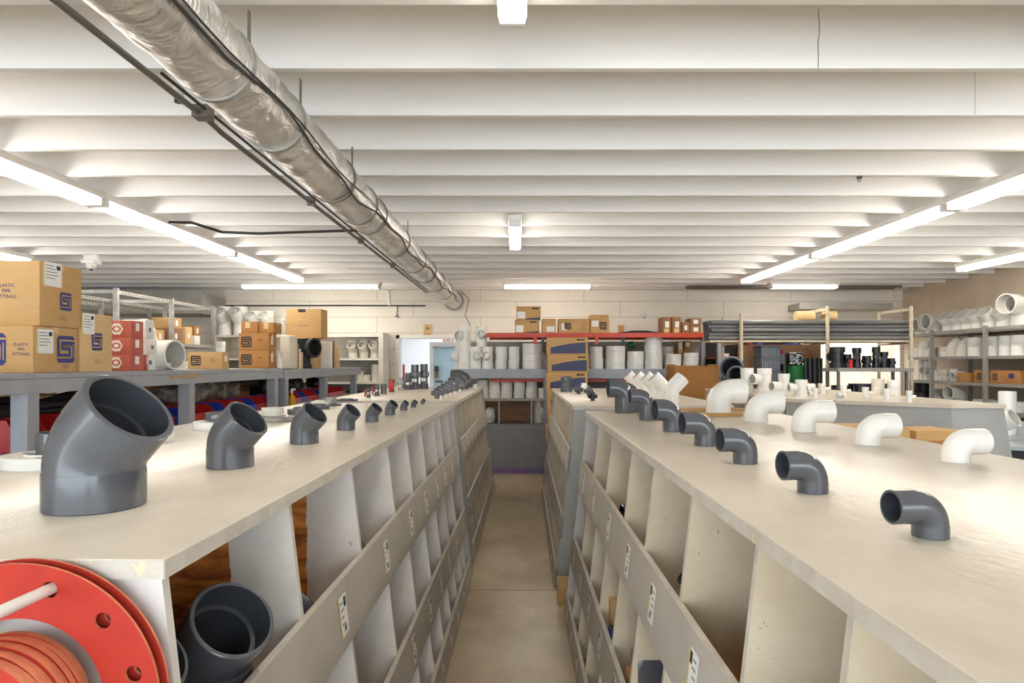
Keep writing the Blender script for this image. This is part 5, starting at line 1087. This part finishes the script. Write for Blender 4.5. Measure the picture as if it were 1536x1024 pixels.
# ================================================================ PIPE RACK on the right
PY = 8.9
root = empty('pipe_rack', (XP(1104, PY), PY, 0)); tag(root, 'tall post rack holding long dark grey pipes above the right counters', 'rack')
rx = XP(1104, PY)
for px, top in ((1106.5, 470), (1234, 459), (1357.5, 459)):
    b = MB(); x = XP(px, PY) - rx; b.tube([(x, -.14, 0), (x, -.14, ZP(top, PY - .14))], .023, 'post_rust', 12); b.build('post', parent=root)
    b = MB(); b.tube([(x, .64, 0), (x, .64, ZP(top, PY - .14) - .01)], .02, 'post_rust', 10); b.build('post', parent=root)
    b = MB(); b.box(x - .02, x + .02, -.12, .64, 1.85, 1.875, 'post_rust'); b.build('support_arm', parent=root, smooth=False)
    if px > 1110: b = MB(); b.box(x - .012, x + .012, -.12, .64, ZP(top, PY) - .07, ZP(top, PY) - .03, 'post_rust'); b.build('top_bar', parent=root, smooth=False)
b = MB(); b.box(XP(1062, PY) - rx, XP(1360, PY) - rx, -.1, .34, 1.876, 1.9, 'post_rust'); b.build('shelf_plank', parent=root, smooth=False)
k = 0
for row in range(5):
    for col in range(5 - (row % 2)):
        r = .028; y = PY - .06 + col * .058 + (.029 if row % 2 else 0); z = 1.901 + r + row * .0505; j = (row * 7 + col * 3) % 5
        b = MB(); xa, xb = XP(1060 + 1.2 * j, PY), XP(1362 + 1.5 * ((j * 2) % 5), PY)
        b.shell([((xa, y, z), (1, 0, 0), r), ((xb, y, z), (1, 0, 0), r), ((xb, y, z), (1, 0, 0), r * .85), ((xa, y, z), (1, 0, 0), r * .85)], 'pipe_grey', 16)
        o = b.build('long_pipe'); tag(o, 'long dark grey pipe, %s from the front, %s layer up, on the post rack' % (ORD[col], ORD[row]), 'pipe', 'long grey pipes on the rack')
for i, (px, py) in enumerate([(1332, 486.5), (1323, 496)]):
    pass
# goods below the pipe rack
def onr(px, Y, z): return (XP(px, Y), Y, z)
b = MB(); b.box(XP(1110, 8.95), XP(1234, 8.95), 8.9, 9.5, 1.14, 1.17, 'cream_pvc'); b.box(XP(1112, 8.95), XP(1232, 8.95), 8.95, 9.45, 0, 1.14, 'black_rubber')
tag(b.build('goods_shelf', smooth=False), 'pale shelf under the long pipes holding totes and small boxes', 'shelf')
b = MB(); b.box(XP(1110, 9.4), XP(1234, 9.4), 9.46, 9.5, 1.171, 1.86, 'cardboard_brown'); tag(b.build('back_board', smooth=False), 'brown board behind the goods under the long pipes', 'board')
for i in range(4):
    b = MB(); b.box(-.125, .125, -.15, .15, 0, .165, 'tote_grey', b=.006); b.box(-.135, .135, -.16, .16, .14, .165, 'tote_grey', b=.004)
    for j in range(7): b.box(-.115 + .033 * j, -.105 + .033 * j, -.156, -.15, .01, .14, 'panel_grey')
    tag(b.build('storage_tote', (XP(1151, 9.08), 9.1, 1.171 + i * .166)), 'grey plastic tote stacked under the long pipes, %s' % ['bottom', 'second from the bottom', 'third from the bottom', 'top'][i], 'tote', 'stack of grey totes')
b = MB(); b.lathe([(.045, 0), (.045, .42), (.03, .42), (.03, 0)], 'black_plastic', 20); tag(b.build('black_tube', onr(1176, 9.1, 1.171)), 'tall black tube standing right of the grey totes', 'tube')
b = MB(); b.box(-.03, .03, -.03, .03, 0, .14, 'tote_grey', b=.005); b.lathe([(.022, .14), (.012, .17), (.012, .19), (.0001, .19)], 'red_plastic', 12); tag(b.build('spray_can', onr(1173, 9.1, 1.592)), 'small grey can with a red top standing on the black tube', 'can')
b = MB(); b.lathe([(.0001, 0), (.11, 0), (.12, .02), (.12, .22), (.0001, .22)], 'green', 24); tag(b.build('round_container', onr(1191, 9.2, 1.171 + .18)), 'green round container under the long pipes', 'container')
b = MB(); b.box(-.15, .15, -.1, .1, 0, .178, 'foam'); tag(b.build('storage_box', onr(1191, 9.22, 1.171), smooth=False), 'pale box under the green round container', 'box')
b = MB()
for a in range(60): rd = random.Random(a); b.box(-.007, .007, -.004, .004, -.007, .007, 'label_white', M=T((rd.uniform(-.09, .09), -.07, rd.uniform(0.01, .17))))
b.box(-.1, .1, -.066, .08, 0, .18, 'black_plastic', b=.03); tag(b.build('mesh_bag', onr(1192, 9.2, 1.572)), 'black bag with white speckles above the green container', 'bag')
for i in range(4):
    b = MB(); b.lathe([(.04, 0), (.04, .34), (.0001, .34)], 'black_plastic', 16); tag(b.build('black_tube', onr(1208 + 7.0 * i, 9.2, 1.171 + .16)), 'black tube in the row left of the rusty post, %s from the left' % ORD[i], 'tube', 'row of black tubes')
b = MB(); b.box(XP(1203, 9.2), XP(1233, 9.2), 9.13, 9.4, 1.171, 1.33, 'cardboard_brown'); tag(b.build('storage_box', smooth=False), 'brown box carrying the row of black tubes', 'box')
k = 0
for (px, n) in ((1188.5, 2), (1199, 4), (1208.5, 4), (1217.5, 3), (1226, 2)):
    for j in range(n):
        k += 1; carton('small_carton', .078, .07, .044, (XP(px, 8.97), 8.97, 1.171 + j * .0447), 0, 'cardboard_light', [('rect', 'f', .5, .5, (.01, .04), 'cardboard_brown')], 'small cream carton, %s layer of the %s little pile under the pipes' % (ORD[j], ORD[[1188.5, 1199, 1208.5, 1217.5, 1226].index(px)]), 'carton', 'little piles of cream cartons', tape=False)
# black fittings display beside the rusty post
b = MB(); x0, x1 = XP(1239, 8.6), XP(1349, 8.6); b.box(x0, x1, 8.28, 8.71, 1.50, 1.545, 'shelf_metal'); 
for xx in (x0 + .03, x1 - .06): b.box(xx, xx + .03, 8.35, 8.38, 0, 1.5, 'conduit'); b.box(xx, xx + .03, 8.65, 8.68, 0, 1.5, 'conduit')
tag(b.build('display_shelf', smooth=False), 'metal shelf right of the rusty post holding black fittings', 'shelf')
for i, (px, h, r, two, rz) in enumerate([(1256, .26, .075, 0, 90), (1271, .17, .04, 1, 90), (1285, .25, .045, 1, 60), (1300, .15, .045, 1, 80), (1314, .26, .04, 1, 70), (1326, .2, .04, 1, 60), (1337, .12, .035, 1, 80)]):
    tag(put('black_fitting', tee_me(r, h, r * .7, r * 1.3, h * .55, 'black_plastic', 'dark_inside', 90, hub=.2, two=bool(two)), (XP(px, 8.55), 8.55, 1.546), R(rz)), 'black pipe fitting on the metal shelf, %s from the rusty post' % ORD[i], 'pipe fitting', 'black fittings on the metal shelf')
b = MB(); b.box(0, .04, 0, .02, 0, .1, 'red_plastic'); tag(b.build('red_tag', (XP(1266, 8.47), 8.33, 1.7 - .154), smooth=False), 'small red tag standing among the black fittings', 'tag')
for i, (px, w, h, z) in enumerate([(1260, .19, .4, .9), (1290, .25, .42, .9), (1323, .24, .42, .9)]):
    b = MB(); b.lathe([(w * .42, 0), (w * .5, h), (w * .54, h), (w * .54, h + .03), (.0001, h + .03)], 'black_plastic', 24)
    for q in range(12): a = q * math.pi / 6; b.box(-.006, .006, -.006, .006, 0.05, h, 'tote_grey', M=T((w * .49 * math.cos(a), w * .49 * math.sin(a), 0)))
    tag(b.build('black_tub', (XP(px, 8.5), 8.5, z)), 'black ribbed tub below the metal shelf, %s one' % ['left', 'middle', 'right'][i], 'tub', 'black tubs under the metal shelf')
b = MB(); b.box(x0 + .07, x1 - .07, 8.29, 8.72, .85, .899, 'shelf_metal'); b.box(x0 + .1, x1 - .1, 8.31, 8.7, 0, .85, 'black_rubber'); tag(b.build('tub_stand', smooth=False), 'dark stand under the black ribbed tubs', 'stand')
# top of wall: round pale carton behind the top bars
for i, (px, L_) in enumerate([(1196, .24), (1238, .16)]):
    b = MB(); b.lathe([(.0001, 0), (.07, 0), (.07, L_), (.0001, L_)], 'cardboard_light', 24, M=RY(R(90))); tag(b.build('cardboard_roll', (XP(px, 9.0), 9.06, 2.225)), 'pale cardboard roll lying on the long pipes, %s of the middle rusty post' % ['left', 'right'][i], 'roll')
